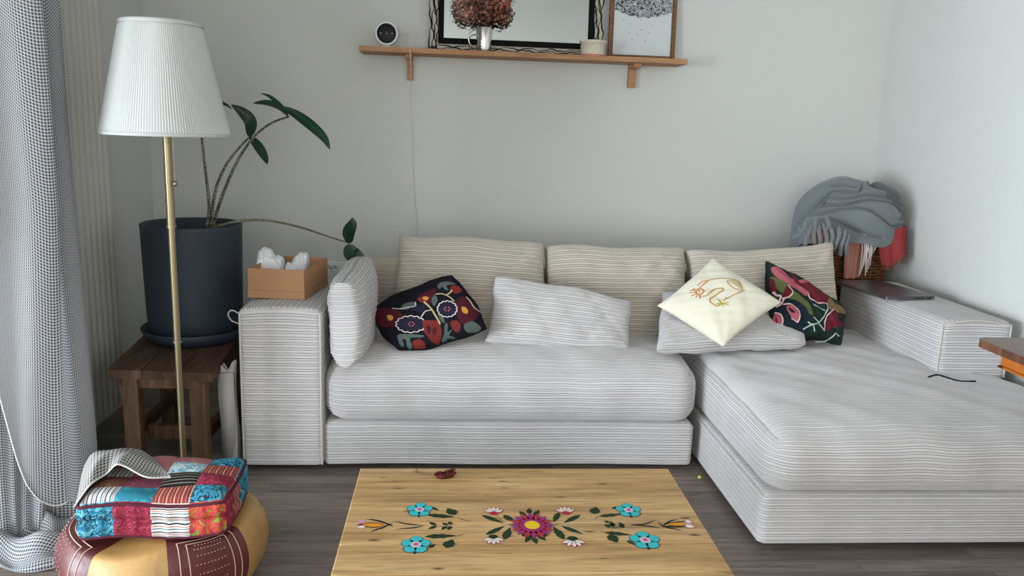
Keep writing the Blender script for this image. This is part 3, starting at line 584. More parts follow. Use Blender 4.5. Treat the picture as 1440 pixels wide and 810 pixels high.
for z, L in ((zl, ((945, 165, 1095, 222, .014), (1095, 165, 1165, 212, .016), (975, 300, 1105, 238, .013), (1100, 332, 1140, 250, .018))), (zr, ((660, 145, 560, 195, .014), (535, 130, 500, 190, .014), (550, 212, 680, 262, .013), (565, 292, 500, 215, .018)))):
    for (x0, y0, x1, y1, wd) in L: tleaf(z(x0, y0), z(x1, y1), wd, 5, .0007, .12)
tline(zl, [(1105, 226), (1130, 230), (1165, 232)]); tline(zl, [(1045, 165), (1075, 195), (1105, 225)], .0014); tline(zr, [(480, 210), (520, 200), (560, 195)])
def bluef(z, x, y, s=1.):
    c = z(x, y)
    for k in range(6):
        a = 2*PI*k/6+.5; tdec(blob(c[0]+.026*s*math.cos(a), c[1]+.030*s*math.sin(a), .003, .004, 8), 1 if k % 2 else 9, .0004)
    for k in range(5):
        a = 2*PI*k/5+.3; tdec(blob(c[0]+.0165*s*math.cos(a), c[1]+.019*s*math.sin(a), .0135*s, .0145*s, 16), 9, .0006); tdec(blob(c[0]+.0165*s*math.cos(a), c[1]+.019*s*math.sin(a), .0122*s, .0132*s, 16), 0, .0010)
    tdec(blob(*c, .010*s, .0105*s, 16), 4, .0015); tdec(blob(*c, .0075*s, .0078*s, 16), 7, .0018); tdec(blob(*c, .003*s, .003*s, 10), 2, .0022)
bluef(zl, 528, 130); bluef(zl, 503, 367, 1.05); bluef(zr, 948, 118); bluef(zr, 1047, 297, 1.12)
for z, x0, y0, x1, y1, wd in ((zl, 575, 165, 770, 180, .016), (zl, 770, 165, 715, 120, .024), (zl, 655, 135, 600, 108, .008), (zl, 560, 312, 780, 305, .017), (zl, 705, 388, 752, 330, .024), (zl, 590, 388, 635, 362, .010),
    (zr, 770, 155, 910, 140, .014), (zr, 740, 140, 755, 98, .024), (zr, 850, 110, 875, 95, .007), (zr, 800, 250, 965, 265, .015), (zr, 835, 262, 880, 312, .024), (zr, 938, 296, 985, 325, .009)): tleaf(z(x0, y0), z(x1, y1), wd, 5, .0007, .18)
tline(zl, [(770, 180), (820, 195), (880, 212)]); tline(zl, [(770, 308), (805, 300), (840, 290)]); tline(zl, [(640, 355), (700, 350), (770, 322)], .0012); tline(zr, [(770, 155), (740, 172)]); tline(zr, [(800, 250), (780, 240)])
for z, L in ((zl, ((640, 235, 590, 212), (645, 238, 585, 262), (718, 235, 682, 218), (712, 240, 675, 266), (745, 230, 722, 210), (742, 240, 718, 268))), (zr, ((835, 190, 800, 182), (838, 222, 805, 200), (865, 215, 840, 182), (860, 215, 830, 195), (920, 215, 890, 188), (925, 222, 885, 205)))):
    for (x0, y0, x1, y1) in L: tleaf(z(x0, y0), z(x1, y1), .010, 5)
tline(zl, [(645, 238), (700, 242), (750, 230)], .0012); tline(zr, [(800, 205), (850, 205), (920, 205)], .0012)
# long tulips at both ends
for z, k in ((zl, 0), (zr, 1)):
    if not k:
        tleaf(z(290, 236), z(118, 232), .022, 9, .0005); tleaf(z(285, 236), z(130, 234), .016, 8, .001); tleaf(z(160, 215), z(110, 208), .012, 7, .0012); tleaf(z(160, 246), z(108, 250), .012, 4, .0012); tleaf(z(150, 232), z(104, 234), .010, 2, .0014)
        L = (((555, 236), (440, 225), (350, 205)), ((555, 238), (480, 252), (360, 262)), ((330, 232), (250, 205), (160, 192)), ((310, 240), (240, 262), (190, 285)), ((350, 220), (300, 240), (265, 262)), ((350, 245), (310, 225), (200, 190)))
    else:
        tleaf(z(1180, 203), z(1310, 200), .014, 8, .001); tleaf(z(1285, 185), z(1325, 188), .012, 4, .0012); tleaf(z(1285, 210), z(1340, 218), .016, 4, .0012); tleaf(z(1280, 200), z(1330, 202), .010, 7, .0014); tleaf(z(1160, 214), z(1300, 216), .008, 9, .0008)
        L = (((960, 203), (1040, 200), (1110, 175)), ((960, 205), (1060, 212), (1135, 222)), ((1120, 185), (1160, 215), (1200, 215)), ((1150, 215), (1190, 185), (1240, 170)), ((1150, 212), (1200, 225), (1275, 240)), ((1150, 200), (1220, 190), (1300, 182)))
    for q in L: tline(z, q, .005, 9)
b.build('painted_flowers', PM, tb, smooth=False)

# dried chilli pods on the table
m_pod = flat('dried_pod', 92, 34, 32, .45, noise=.5, nscale=60); m_st = flat('dry_stem', 110, 84, 60)
pods = thing('dried_chilli_pods', 'small bunch of dried maroon chilli pods at the back edge of the coffee table', 'dried pods', atZ(625, 668, ZT))
for k, (px, py, qx, qy, r) in enumerate(((611, 668, 624, 664, .0052), (614, 671, 630, 669, .006), (622, 670, 641, 665, .0065), (624, 664, 640, 661, .0052))):
    a = atZ(px, py, ZT+r); c = atZ(qx, qy, ZT+r); b = MB(); t = np.linspace(0, 1, 14)
    p = a + (c-a)*t[:, None] + np.stack([0*t, .003*np.sin(t*5+k), .0*t], -1); tube(b, p, r*(np.sin(PI*(.1+.85*t))**.6)*(1+.12*np.sin(t*20)), 8); b.build('pod', m_pod, pods)
b = MB()
for q in ([(582, 662), (590, 666), (600, 667), (611, 668)], [(588, 657), (585, 662), (590, 664)]): tube(b, smooth_path([atZ(*s, ZT+.002) for s in q], 14), .0008, 5)
b.build('stem', m_st, pods)

# ------------------------------------------------------------------ side stool, pot and plant
st = thing('wooden_stool', 'small weathered dark wooden stool under the plant pot in the corner', 'stool', (-1.0, 2.95, 0))
A = np.array([(-1.168, 2.665), (-.805, 2.635), (-.855, 3.30), (-1.235, 3.31)]); ZS = .405
def prism(b, poly, z0, z1):
    n = len(poly); v = [(*p, z0) for p in poly] + [(*p, z1) for p in poly]
    for i in range(n): b.raw([v[i], v[(i+1) % n], v[(i+1) % n+n], v[i+n]], [(0, 1, 2, 3)], [(v[i][0], v[i][2])]*4)
    b.raw(v[n:], [list(range(n))]); b.raw(v[:n], [list(range(n))[::-1]])
b = MB()
for k in range(3):
    l = lambda t: [A[0]+(A[1]-A[0])*t, A[3]+(A[2]-A[3])*t]
    p0, p3 = l(k/3+.003); p1, p2 = l((k+1)/3-.003); prism(b, [p0, p1, p2, p3], ZS-.03, ZS)
b.build('stool_top', M_dark_wood, st, smooth=False)
for x, y in ((-1.10, 2.70), (-.868, 2.68), (-.905, 3.22), (-1.17, 3.23)):
    b = MB(); b.box((x-.027, y-.024, 0), (x+.027, y+.024, ZS-.03)); b.build('leg', M_leg_wood, st, smooth=False, bevel=.003)
b = MB(); b.box((-1.075, 2.69, ZS-.075), (-.893, 2.71, ZS-.031)); b.box((-1.165, 2.722, ZS-.075), (-1.145, 3.2, ZS-.031)); b.box((-.895, 2.71, ZS-.075), (-.875, 3.2, ZS-.031)); b.build('apron', M_leg_wood, st, smooth=False, bevel=.002)
b = MB(); b.box((-1.10, 2.80, .10), (-.88, 2.83, .15)); b.box((-1.15, 2.727, .105), (-1.125, 3.2, .145)); b.box((-.895, 2.705, .105), (-.87, 3.2, .145)); b.build('stretcher', M_leg_wood, st, smooth=False, bevel=.002)

PCX, PCY = -1.003, 3.10
pot = thing('plant_pot', 'tall dark slate-blue plant pot on its saucer on the wooden stool', 'plant pot', (PCX, PCY, ZS))
b = MB(); lathe(b, [(0, ZS+.022), (.16, ZS+.022), (.171, ZS+.03), (.176, ZS+.1), (.184, .845), (.185, .856), (.180, .860), (.173, .856), (.170, .80), (0, .80)], (PCX, PCY, 0), 72); b.build('pot_body', M_pot, pot)
b = MB(); lathe(b, [(0, ZS), (.165, ZS), (.19, ZS+.02), (.202, ZS+.05), (.198, ZS+.053), (.186, ZS+.03), (.15, ZS+.0215), (0, ZS+.0215)], (PCX, PCY, 0), 72); b.build('saucer', M_pot, pot)
b = MB(); lathe(b, [(.168, .824), (.1, .832), (.0001, .836)], (PCX, PCY, 0), 48); b.build('soil', M_soil, pot)
pln = thing('potted_plant', 'dark green arrow-leaved plant with mottled stems growing from the slate-blue pot', 'plant', (PCX, PCY, .83))
mS, tS, bS = nt('mottled_stem'); v = uvnodes(tS, 3, 210)
nz = tS.nodes.new('ShaderNodeTexNoise'); nz.inputs['Scale'].default_value = 1.; nz.inputs['Distortion'].default_value = 1.; tS.links.new(v, nz.inputs[0])
rr = tS.nodes.new('ShaderNodeValToRGB'); rr.color_ramp.interpolation = 'CONSTANT'; rr.color_ramp.elements[0].color = rgb(36, 34, 28); rr.color_ramp.elements[1].position = .5; rr.color_ramp.elements[1].color = rgb(128, 128, 104); tS.links.new(nz.outputs[0], rr.inputs[0]); tS.links.new(rr.outputs[0], bS.inputs['Base Color']); bS.inputs['Roughness'].default_value = .5
stems = [([(291, 318, 3.10), (294, 290, 3.10), (289, 240, 3.09), (284, 195, 3.08), (284, 160, 3.07)], .0065, .004),
         ([(296, 318, 3.12), (303, 268, 3.12), (318, 232, 3.13), (338, 206, 3.13), (351, 193, 3.13)], .0062, .0038),
         ([(299, 318, 3.08), (312, 277, 3.05), (332, 230, 3.0), (355, 195, 2.96), (380, 174, 2.92), (406, 164, 2.90)], .0068, .0034),
         ([(300, 320, 3.06), (335, 311, 3.04), (375, 310, 3.05), (420, 319, 3.1), (460, 332, 3.15), (492, 342, 3.18)], .0062, .003)]
for pts, r0, r1 in stems:
    p = smooth_path([atY(*q) for q in pts], 60); b = MB(); tube(b, p, np.linspace(r0, r1, len(p)), 10); b.build('stem', mS, pln)
def leaf(pts, wd, nrm_hint, fold=.25, n=26, asym=1.):
    p = smooth_path([atY(*q) for q in pts], n); m = len(p); t = np.linspace(0, 1, m); T_ = nrm(np.gradient(p, axis=0))
    sd = nrm(np.cross(T_, np.array(nrm_hint, float))); nn = nrm(np.cross(sd, T_)); k = wd/2*np.clip(np.sin(PI*t**.75), 0, 1)**.75 + .0006
    s = np.linspace(-1, 1, 9); P = p[:, None] + sd[:, None]*(s[None, :, None]*k[:, None, None]*np.where(s < 0, asym, 1)[None, :, None]) + nn[:, None]*((np.abs(s)**1.3)[None, :, None]*k[:, None, None]*fold)
    b = MB(); b.grid(P); b.grid(P - nn[:, None]*.0014, flip=True); b.build('leaf', M_leaf, pln)
V1 = (.3, -1, .3)
leaf([(351, 193, 3.13), (352, 172, 3.11), (341, 158, 3.10), (325, 147, 3.09)], .046, (.5, -1, -.1))
leaf([(352, 192, 3.13), (362, 205, 3.10), (371, 220, 3.08), (376, 231, 3.07)], .038, (.7, -1, .2))
leaf([(406, 164, 2.90), (393, 153, 2.88), (375, 146, 2.86), (356, 145, 2.85)], .045, (0, -.6, 1), .3)
leaf([(404, 158, 2.91), (392, 147, 2.93), (379, 136, 2.94), (367, 131, 2.95)], .018, (0, -.6, 1), .3)
leaf([(396, 150, 2.90), (420, 164, 2.88), (442, 181, 2.85), (457, 196, 2.83), (464, 210, 2.82)], .036, (-.45, -.7, .9), .35)
leaf([(493, 342, 3.18), (490, 328, 3.16), (495, 315, 3.15), (496, 306, 3.15)], .048, V1, .2)
leaf([(490, 343, 3.18), (494, 356, 3.17), (504, 364, 3.16), (510, 378, 3.16)], .064, V1, .25)
leaf([(284, 162, 3.07), (300, 145, 3.08), (316, 147, 3.09), (326, 153, 3.1)], .020, (0, -.7, 1), .3)
leaf([(284, 162, 3.07), (272, 140, 3.06), (262, 120, 3.05), (254, 96, 3.04)], .06, (.5, -1, .2), .3)

# pale paper bag between stool and sofa
mbag = flat('grey_paper', 176, 172, 168, bump=.3, bscale=30)
b = MB()
p = [atY(319, 640, 2.76)*1, ]
x0b, x1b = -.822, -.765
u = np.linspace(0, 1, 12); v = np.linspace(0, 1, 14); U, V = np.meshgrid(u, v)
for s, yy in ((1, 2.74), (-1, 2.765)):
    P = np.stack([x0b + (x1b-x0b)*U + .004*np.sin(V*6), yy + .003*np.sin(U*4+V*5)*s + .02*V, .003 + (.395 + .014*np.sin(U*9) - .02*(1-U))*V], -1)
    b.grid(P, flip=(s < 0))
for yy in (2.752,): b.box((x0b+.004, yy-.010, .001), (x1b-.004, yy+.012, .37))
tag(b.build('paper_bag', mbag), 'narrow pale grey paper bag standing between the stool and the sofa armrest', 'bag')

# ------------------------------------------------------------------ floor lamp
LX, LY = -.862, 2.475
lp = thing('floor_lamp', 'brass floor lamp with a white pleated cone shade in front of the stool', 'lamp', (LX, LY, 0))
b = MB(); lathe(b, [(0, 0), (.115, 0), (.12, .006), (.118, .014), (.03, .022), (.014, .035), (.0001, .035)], (LX, LY, 0), 56); b.build('lamp_base', M_brass, lp)
b = MB(); tube(b, [(LX, LY, .03), (LX, LY, .56)], .0095, 20); tube(b, [(LX, LY, .56), (LX, LY, .92)], .0105, 20); tube(b, [(LX, LY, .92), (LX, LY, 1.25)], .0125, 20)
b.build('pole', M_brass, lp)
for z, r in ((.56, .0135), (.925, .0148)):
    b = MB(); tube(b, [(LX, LY, z-.003), (LX, LY, z+.004)], r, 24); b.build('collar', M_brass, lp)
SR0, SR1, SZ0, SZ1 = .183, .111, 1.200, 1.524
def shade(rr0, rr1, z0, z1, npl, am, outer=True):
    b = MB(); a = np.linspace(0, 2*PI, npl*6, endpoint=False); t = np.linspace(0, 1, 12)
    A_, T_ = np.meshgrid(a, t); R = rr0 + (rr1-rr0)*T_ + am*np.abs(np.sin(A_*npl/2))*(1+.6*np.sin(A_*7+2)); return b, np.stack([LX+R*np.cos(A_), LY+R*np.sin(A_), z0+(z1-z0)*T_], -1)
mSh, tSh, bSh = nt('pleated_shade'); bSh.inputs['Base Color'].default_value = rgb(202, 204, 200); bSh.inputs['Roughness'].default_value = .8
trn = tSh.nodes.new('ShaderNodeBsdfTranslucent'); trn.inputs[0].default_value = rgb(205, 204, 198); msx = tSh.nodes.new('ShaderNodeMixShader'); msx.inputs[0].default_value = .22
tSh.links.new(bSh.outputs[0], msx.inputs[1]); tSh.links.new(trn.outputs[0], msx.inputs[2]); tSh.links.new(msx.outputs[0], tSh.nodes['Material Output'].inputs[0])
b, P = shade(SR0, SR1, SZ0, SZ1, 150, .0013); b.grid(P, closed=True); sh = b.build('lamp_shade', mSh, lp)
b = MB()
for z, r, hh in ((SZ0, SR0+.002, .009), (SZ1-.012, SR1+.0045, .012)):
    b = MB(); sl = (SR1-SR0)/(SZ1-SZ0)*hh; lathe(b, [(r-.004, z-.001), (r+.002, z-.001), (r+.002+sl, z+hh), (r-.004+sl, z+hh), (r-.004, z-.001)], (LX, LY, 0), 96); b.build('shade_trim', mSh, sh)
b = MB()
for k in range(3):
    a = k*2*PI/3+.4; tube(b, [(LX, LY, SZ1-.03), (LX+SR1*math.cos(a), LY+SR1*math.sin(a), SZ1-.008)], .0018, 6)
tube(b, [(LX, LY, 1.25), (LX, LY, 1.5)], .004, 10); b.build('shade_carrier', M_brass, lp)
b = MB(); lathe(b, [(.0001, 1.40), (.02, 1.39), (.03, 1.36), (.028, 1.33), (.014, 1.30), (.014, 1.25), (.0001, 1.25)], (LX, LY, 0), 24); b.build('bulb', M_white, lp)
b = MB(); tube(b, [(LX+.022, LY-.012, 1.06), (LX+.022, LY-.012, 1.26)], .0008, 6)
lathe(b, [(.0001, 1.048), (.006, 1.05), (.0075, 1.056), (.006, 1.063), (.0001, 1.066)], (LX+.022, LY-.012, 0), 12); b.build('pull_chain', M_brass, lp)

# ------------------------------------------------------------------ radiator
ra = thing('radiator', 'tall cream ribbed wall radiator beside the curtain', 'radiator', (XL+.06, 2.85, .1))
RX = -1.355
for k in range(13):
    y = 3.175 - .048*k; b = MB(); a = np.linspace(0, 2*PI, 20, endpoint=False); z = np.array([.10, .115, 1.0, 2.18, 2.195])
    pr = np.stack([np.sign(np.cos(a))*np.abs(np.cos(a))**.6*.026, np.sign(np.sin(a))*np.abs(np.sin(a))**.8*.0215], -1); sc_ = np.array([.8, 1, 1, 1, .8])
    P = np.stack([RX + pr[None, :, 0]*sc_[:, None], y + pr[None, :, 1]*sc_[:, None], np.broadcast_to(z[:, None], (5, 20))], -1); b.grid(P, closed=True)
    b.raw(P[0], [list(range(20))[::-1]]); b.raw(P[-1], [list(range(20))]); b.build('radiator_column', M_rad, ra)
b = MB(); b.box((RX-.012, 2.585, .11), (RX+.004, 3.18, .17)); b.box((RX-.012, 2.585, 2.10), (RX+.004, 3.18, 2.16)); b.box((XL+.001, 2.8, .6), (RX-.02, 2.84, .64)); b.box((XL+.001, 2.8, 1.9), (RX-.02, 2.84, 1.94)); b.box((RX-.024, 2.59, .12), (RX-.012, 3.17, 2.17)); b.build('manifold', M_rad, ra, smooth=False)

# ------------------------------------------------------------------ curtain
cu = thing('curtain', 'blue and white houndstooth curtain hanging at the left window and pooling on the floor', 'curtain', (-1.16, 2.2, 0))
def sheet(b, F, us, vs, m=0, uvs=(1, 1)):
    U, V = np.meshgrid(us, vs); P = F(U, V)
    du = np.linalg.norm(np.diff(P, axis=1), axis=-1); dv = np.linalg.norm(np.diff(P, axis=0), axis=-1)
    uu = np.concatenate([[0], np.cumsum(du.mean(0))]); vv = np.concatenate([[0], np.cumsum(dv.mean(1))])
    b.grid(P, np.stack(np.meshgrid(uu, vv), -1), m); return P
def interp(x, xs, ys): return np.interp(x, xs, ys)
plan = smooth_path([(-1.165, 2.52), (-1.118, 2.425), (-1.140, 2.37), (-1.120, 2.315), (-1.096, 2.268), (-1.150, 2.238), (-1.215, 2.250), (-1.28, 2.215), (-1.33, 2.16), (-1.36, 2.10)], 132)
np_ = len(plan); ts = np.linspace(0, 1, np_)
zb_ = []
for (x, y) in plan:
    v3 = np.array([x, y, -.8]); pxh = 720+F_PX*(v3 @ np.array(r_))/(v3 @ np.array(f_))+8
    zb_.append(atY(pxh, interp(pxh, [-120, -60, 0, 20, 45, 75, 100, 115, 134], [250, 340, 465, 560, 640, 700, 712, 700, 640]), y)[2])
zb_ = np.convolve(np.pad(zb_, 3, mode='edge'), np.ones(7)/7, 'valid')
def FA(U, V):
    x = interp(U, ts, plan[:, 0]); y = interp(U, ts, plan[:, 1]); zb = interp(U, ts, zb_); z = 2.5 + (zb-2.5)*V
    k = np.clip((2.5-z)/2.4, 0, 1); k2 = np.clip((1.0-z)/.9, 0, 1)
    nx = interp(U, ts, np.gradient(plan[:, 1])); ny = -interp(U, ts, np.gradient(plan[:, 0])); l = np.sqrt(nx**2+ny**2)+1e-9
    # the lower part fills out into one broad flat fold
    xs = interp(U, [0, .1, .2, .45, .6, 1], [-1.16, -1.12, -1.118, -1.15, -1.25, -1.36]); ys = interp(U, [0, .1, .2, .45, .6, 1], [2.50, 2.43, 2.36, 2.25, 2.20, 2.10])
    x = x*(1-.6*k2) + xs*.6*k2; y = y*(1-.6*k2) + ys*.6*k2
    return np.stack([x + .008*np.sin(z*3.1+U*9)*k, y + .008*np.sin(z*2.3+U*5)*k, z], -1)
b = MB(); PA = sheet(b, FA, np.linspace(0, 1, 200), np.linspace(0, 1, 90)); b.build('front_panel', M_curt, cu)
b = MB(); tube(b, PA[-1]+np.array([.002, -.003, 0]), .0022, 6); b.build('hem', M_hem, cu)
plan2 = smooth_path([(-1.180, 2.46), (-1.165, 2.38), (-1.205, 2.36), (-1.195, 2.31), (-1.245, 2.335), (-1.27, 2.29), (-1.32, 2.30), (-1.345, 2.24), (-1.38, 2.2)], 120); ts2 = np.linspace(0, 1, len(plan2))
def FB(U, V):
    x = interp(U, ts2, plan2[:, 0]); y = interp(U, ts2, plan2[:, 1]); z = 2.5 + (.03-2.5)*V; k = np.clip((2.5-z)/2.4, 0, 1); lo_ = np.clip((.5-z)/.5, 0, 1)
    return np.stack([x + .012*np.sin(z*4+U*6)*k + .03*lo_**1.5*np.sin(U*9+1), y - .06*lo_**1.6, z], -1)
b = MB(); sheet(b, FB, np.linspace(0, 1, 120), np.linspace(0, 1, 70)); b.build('back_panel', M_curt, cu)
def FC(U, V):   # folds lying on the floor
    x = -1.40 + .37*U; y = 2.52 - .42*V + .03*np.sin(U*7); e = np.clip(np.minimum(np.minimum(U, 1-U), np.minimum(V, 1-V))*7, 0, 1)**.6
    z = .006 + e*(.035 + .022*np.sin(V*22+U*4+.8) + .016*np.sin(U*13-V*9) + .075*np.exp(-((U-.30)/.28)**2-((V-.15)/.3)**2))
    return np.stack([x + .02*np.sin(V*12), y, np.clip(z, .004, 1)], -1)
b = MB(); sheet(b, FC, np.linspace(0, 1, 80), np.linspace(0, 1, 90)); b.build('floor_folds', M_curt, cu)
b = MB(); tube(b, [(-1.19, 1.9, 2.52), (-1.19, 2.6, 2.52)], .012, 12); b.box((-1.20, 2.48, 2.53), (-1.18, 2.50, ZC-.001)); b.box((-1.20, 2.05, 2.53), (-1.18, 2.07, ZC-.001)); b.build('curtain_rail', M_white, cu)

# ------------------------------------------------------------------ leather pouf + patchwork cushion
PX_, PY_, PR, PH = -.770, 2.035, .262, .215
pf = thing('leather_pouf', 'round maroon and tan leather floor pouf under the patchwork cushion', 'pouf', (PX_, PY_, 0))
m_lt = mat('tan_leather', rgb(190, 148, 88), .45, noise=.25, nscale=9, spec=.5, bump=.3, bscale=60); m_lm = mat('maroon_leather', rgb(98, 42, 42), .42, noise=.2, nscale=12, spec=.5, bump=.3, bscale=60); m_ln = flat('pale_leather_line', 206, 180, 160, .6); m_bd = flat('black_braid', 30, 26, 24)
prof = smooth_path([(.02, 0), (.17, 0), (.232, .025), (.256, .09), (.256, .150), (.240, .192), (.222, .205), (.17, .202), (.10, .202), (.001, .202)], 90)
def SP(a, r, off=0):   # a: angle, r: 0..1 along the profile
    a = np.asarray(a, float); s = np.asarray(r, float)*(len(prof)-1); R = np.interp(s, np.arange(len(prof)), prof[:, 0]); Z = np.interp(s, np.arange(len(prof)), prof[:, 1])
    e = 1.5; R1 = np.interp(s+e, np.arange(len(prof)), prof[:, 0]); Z1 = np.interp(s+e, np.arange(len(prof)), prof[:, 1]); R0 = np.interp(s-e, np.arange(len(prof)), prof[:, 0]); Z0 = np.interp(s-e, np.arange(len(prof)), prof[:, 1])
    nr, nz = (Z1-Z0), -(R1-R0); l = np.sqrt(nr**2+nz**2)+1e-9; nr = nr/l; nz = nz/l
    side = np.clip((R-.16)/.08, 0, 1)*np.sin(np.clip(Z/.21, 0, 1)*PI)
    R = R*(1 + .018*np.sin(a*3+1)*1 + .012*np.sin(a*8)*side) + .007*side*np.abs(np.sin(a*5)) ; Z = Z + .006*np.sin(a*5+1)*np.clip(R/.2, 0, 1)*np.clip(Z/.2, 0, 1)
    R = R + nr*off; Z = Z + nz*off
    return np.stack([PX_+R*np.cos(a), PY_+R*np.sin(a), Z], -1)
b = MB(); na = 200; a = np.linspace(0, 2*PI, na, endpoint=False); rr_ = np.linspace(0, 1, 70); A_, R_ = np.meshgrid(a, rr_); P = SP(A_, R_)
bounds = np.array([200, 222, 254, 274, 318, 345, 20, 50, 80, 110, 140, 170])  # alternating panels, degrees
def panel(deg):
    segs = [(165, 248, 1), (248, 291, 0), (291, 341, 1), (341, 395, 0), (395, 440, 1), (440, 485, 0), (485, 525, 1)]
    d = deg if deg >= 165 else deg+360
    for s0, s1, k in segs:
        if s0 <= d < s1: return k
    return 0
ac = np.degrees(a + PI/na) % 360; mrow = np.array([panel(d) for d in ac]); MI = np.tile(mrow, (69, 1))
rin = rr_[:-1] > .86; MI[rin, :] = 1
b.grid(P, None, MI, closed=True); b.build('pouf_body', [m_lt, m_lm], pf)
b = MB(); R = math.radians
def pst(pts, wd, m): 
    p = np.array(pts, float); q = smooth_path(p, 30) if len(p) > 2 else p[0]+(p[1]-p[0])*np.linspace(0, 1, 24)[:, None]
    tube(b, SP(q[:, 0], q[:, 1], .0006), wd, 5, m)
for s0, s1 in ((165, 248), (291, 341), (35, 80)):
    for k0, k1, r0, r1 in ((7, 7, .30, .70), (12, 12, .34, .66)):
        a0, a1 = R(s0+k0), R(s1-k1); pst([(a0, r0), (a0, r1)], .0013, 0); pst([(a0, r1), (a1, r1)], .0013, 0); pst([(a1, r1), (a1, r0)], .0013, 0)
    for i in range(9):
        for j in range(6):
            aa = R(s0+16 + (s1-s0-32)*(i+.5*(j % 2))/8.5); q = SP(np.array([aa]), np.array([.37+.05*j]), .001)[0]; lathe(b, [(.0001, -.0015), (.0022, 0), (.0001, .0015)], q, 7, 0)
for i, (a0, r0, a1, r1) in enumerate([(R(x), .885, R(x+14), .96) for x in range(190, 360, 28)] + [(R(x+28), .885, R(x+14), .96) for x in range(190, 332, 28)]):
    for k in range(16):
        t0, t1 = k/16, (k+.55)/16; tube(b, SP(np.array([a0+(a1-a0)*t0, a0+(a1-a0)*t1]), np.array([r0+(r1-r0)*t0, r0+(r1-r0)*t1]), .002), .0035, 6, 1 if k % 2 else 0)
b.build('stitching', [m_ln, m_bd], pf)
b = MB()
for x in range(190, 350, 28):
    for dlt, r0, r1, m in ((14, .885, .945, 0),):
        tri = np.array([(R(x+5), .887), (R(x+23), .887), (R(x+14), .935)]); q = SP(tri[:, 0], tri[:, 1], .0015); b.raw(q, [(0, 1, 2)], None, 0)
b.build('top_patches', m_lt, pf, smooth=False)

pc = thing('patchwork_cushion', 'square multicoloured patchwork floor cushion stacked on the leather pouf', 'cushion', (-.73, 2.0, .2))
W0, DKB = rgb(222, 210, 206), rgb(40, 92, 110)
PMS = [stripes('stripe_white_teal', [(0, rgb(224, 212, 212)), (.35, rgb(36, 110, 118)), (.5, rgb(224, 212, 212)), (.62, rgb(150, 110, 110)), (.7, rgb(224, 212, 212)), (.85, rgb(30, 50, 60))], .024, 0),
       blotch('teal_silk', [(0, rgb(40, 120, 140)), (.55, rgb(60, 146, 160))], 18), blotch('mauve_silk', [(0, rgb(112, 52, 70)), (.58, rgb(140, 74, 92))], 30),
       stripes('stripe_rust', [(0, rgb(140, 60, 56)), (.4, rgb(176, 110, 96)), (.55, rgb(120, 40, 46)), (.8, rgb(196, 150, 130))], .02, 0),
       blotch('turquoise_floral', [(0, rgb(20, 78, 104)), (.42, rgb(48, 132, 158)), (.50, rgb(22, 48, 70)), (.57, rgb(88, 160, 172))], 24),
       blotch('crimson_floral', [(0, rgb(140, 32, 60)), (.45, rgb(96, 20, 40)), (.53, rgb(168, 58, 84)), (.62, rgb(120, 40, 50))], 42),
       stripes('black_check', [(0, rgb(30, 28, 32)), (.55, rgb(170, 160, 140)), (.72, rgb(30, 28, 32))], .016, 1), blotch('sky_floral', [(0, rgb(188, 206, 206)), (.5, rgb(44, 130, 160)), (.58, rgb(188, 206, 206))], 34),
       blotch('brown_silk', [(0, rgb(112, 72, 56)), (.6, rgb(132, 90, 66))], 16), blotch('dusty_rose', [(0, rgb(158, 98, 102)), (.6, rgb(172, 116, 116))], 14),
       stripes('wave_stripe', [(0, rgb(226, 214, 212)), (.3, rgb(30, 110, 112)), (.42, rgb(226, 214, 212)), (.6, rgb(170, 110, 84)), (.7, rgb(226, 214, 212)), (.85, rgb(30, 50, 58))], .022, 1, .006),
       blotch('orange_green', [(0, rgb(176, 82, 44)), (.44, rgb(170, 34, 70)), (.53, rgb(176, 82, 44)), (.6, rgb(104, 146, 58))], 30), flat('piping_dark', 84, 36, 50)]
qx0, qx1, qy0, qy1, qz0, qz1 = -.918, -.560, 1.86, 2.13, .214, .324
top_m = [[0, 1, 3, 4], [8, 2, 6, 5], [0, 9, 7, 3], [3, 9, 9, 4]]
rot = Matrix.Translation((-.7075, 2.0, 0)) @ Matrix.Rotation(R(3), 4, 'Z') @ Matrix.Translation((.7075, -2.0, 0))
def pq(U, V, W, face):
    # unit cube -> padded box
    c = np.array([(qx0+qx1)/2, (qy0+qy1)/2, (qz0+qz1)/2]); h = np.array([(qx1-qx0)/2, (qy1-qy0)/2, (qz1-qz0)/2]); r = .026
    q = np.stack([U*h[0], V*h[1], W*h[2]], -1); inn = np.clip(q, -(h-r), h-r); n = nrm(q-inn); p = inn+n*r
    puff = .005*np.abs(np.sin((U+1)*PI*2))**.5*np.abs(np.sin((V+1)*PI*2))**.5
    p[..., 2] += W*(puff + .010*(1-U*U)*(1-V*V))*(np.abs(W) > .99)*(W > 0)
    ed = (1-np.abs(W)**2); p[..., 0] += np.where(np.abs(U) > .99, np.sign(U)*(.008*ed - .010*np.exp(-(W/.14)**2) - .004*np.abs(np.sin(V*13))*ed), 0); p[..., 1] += np.where(np.abs(V) > .99, np.sign(V)*(.008*ed - .010*np.exp(-(W/.14)**2) - .005*np.abs(np.sin(U*14))*ed), 0)
    p[..., 2] += .005*np.sin(U*4+V*3)
    return xf((p+c).reshape(-1, 3), rot).reshape(p.shape)
b = MB(); g = np.linspace(-1, 1, 65); U, V = np.meshgrid(g, g)
mi = np.array([[top_m[j//16][i//16] for i in range(64)] for j in range(64)])
UVm = np.stack([U*.2, V*.165], -1); b.grid(pq(U, V, np.ones_like(U), 't'), UVm, mi); b.grid(pq(U, V, -np.ones_like(U), 'b'), UVm, 9, flip=True)
w_ = np.linspace(-1, 1, 25); U, Wv = np.meshgrid(g, w_)
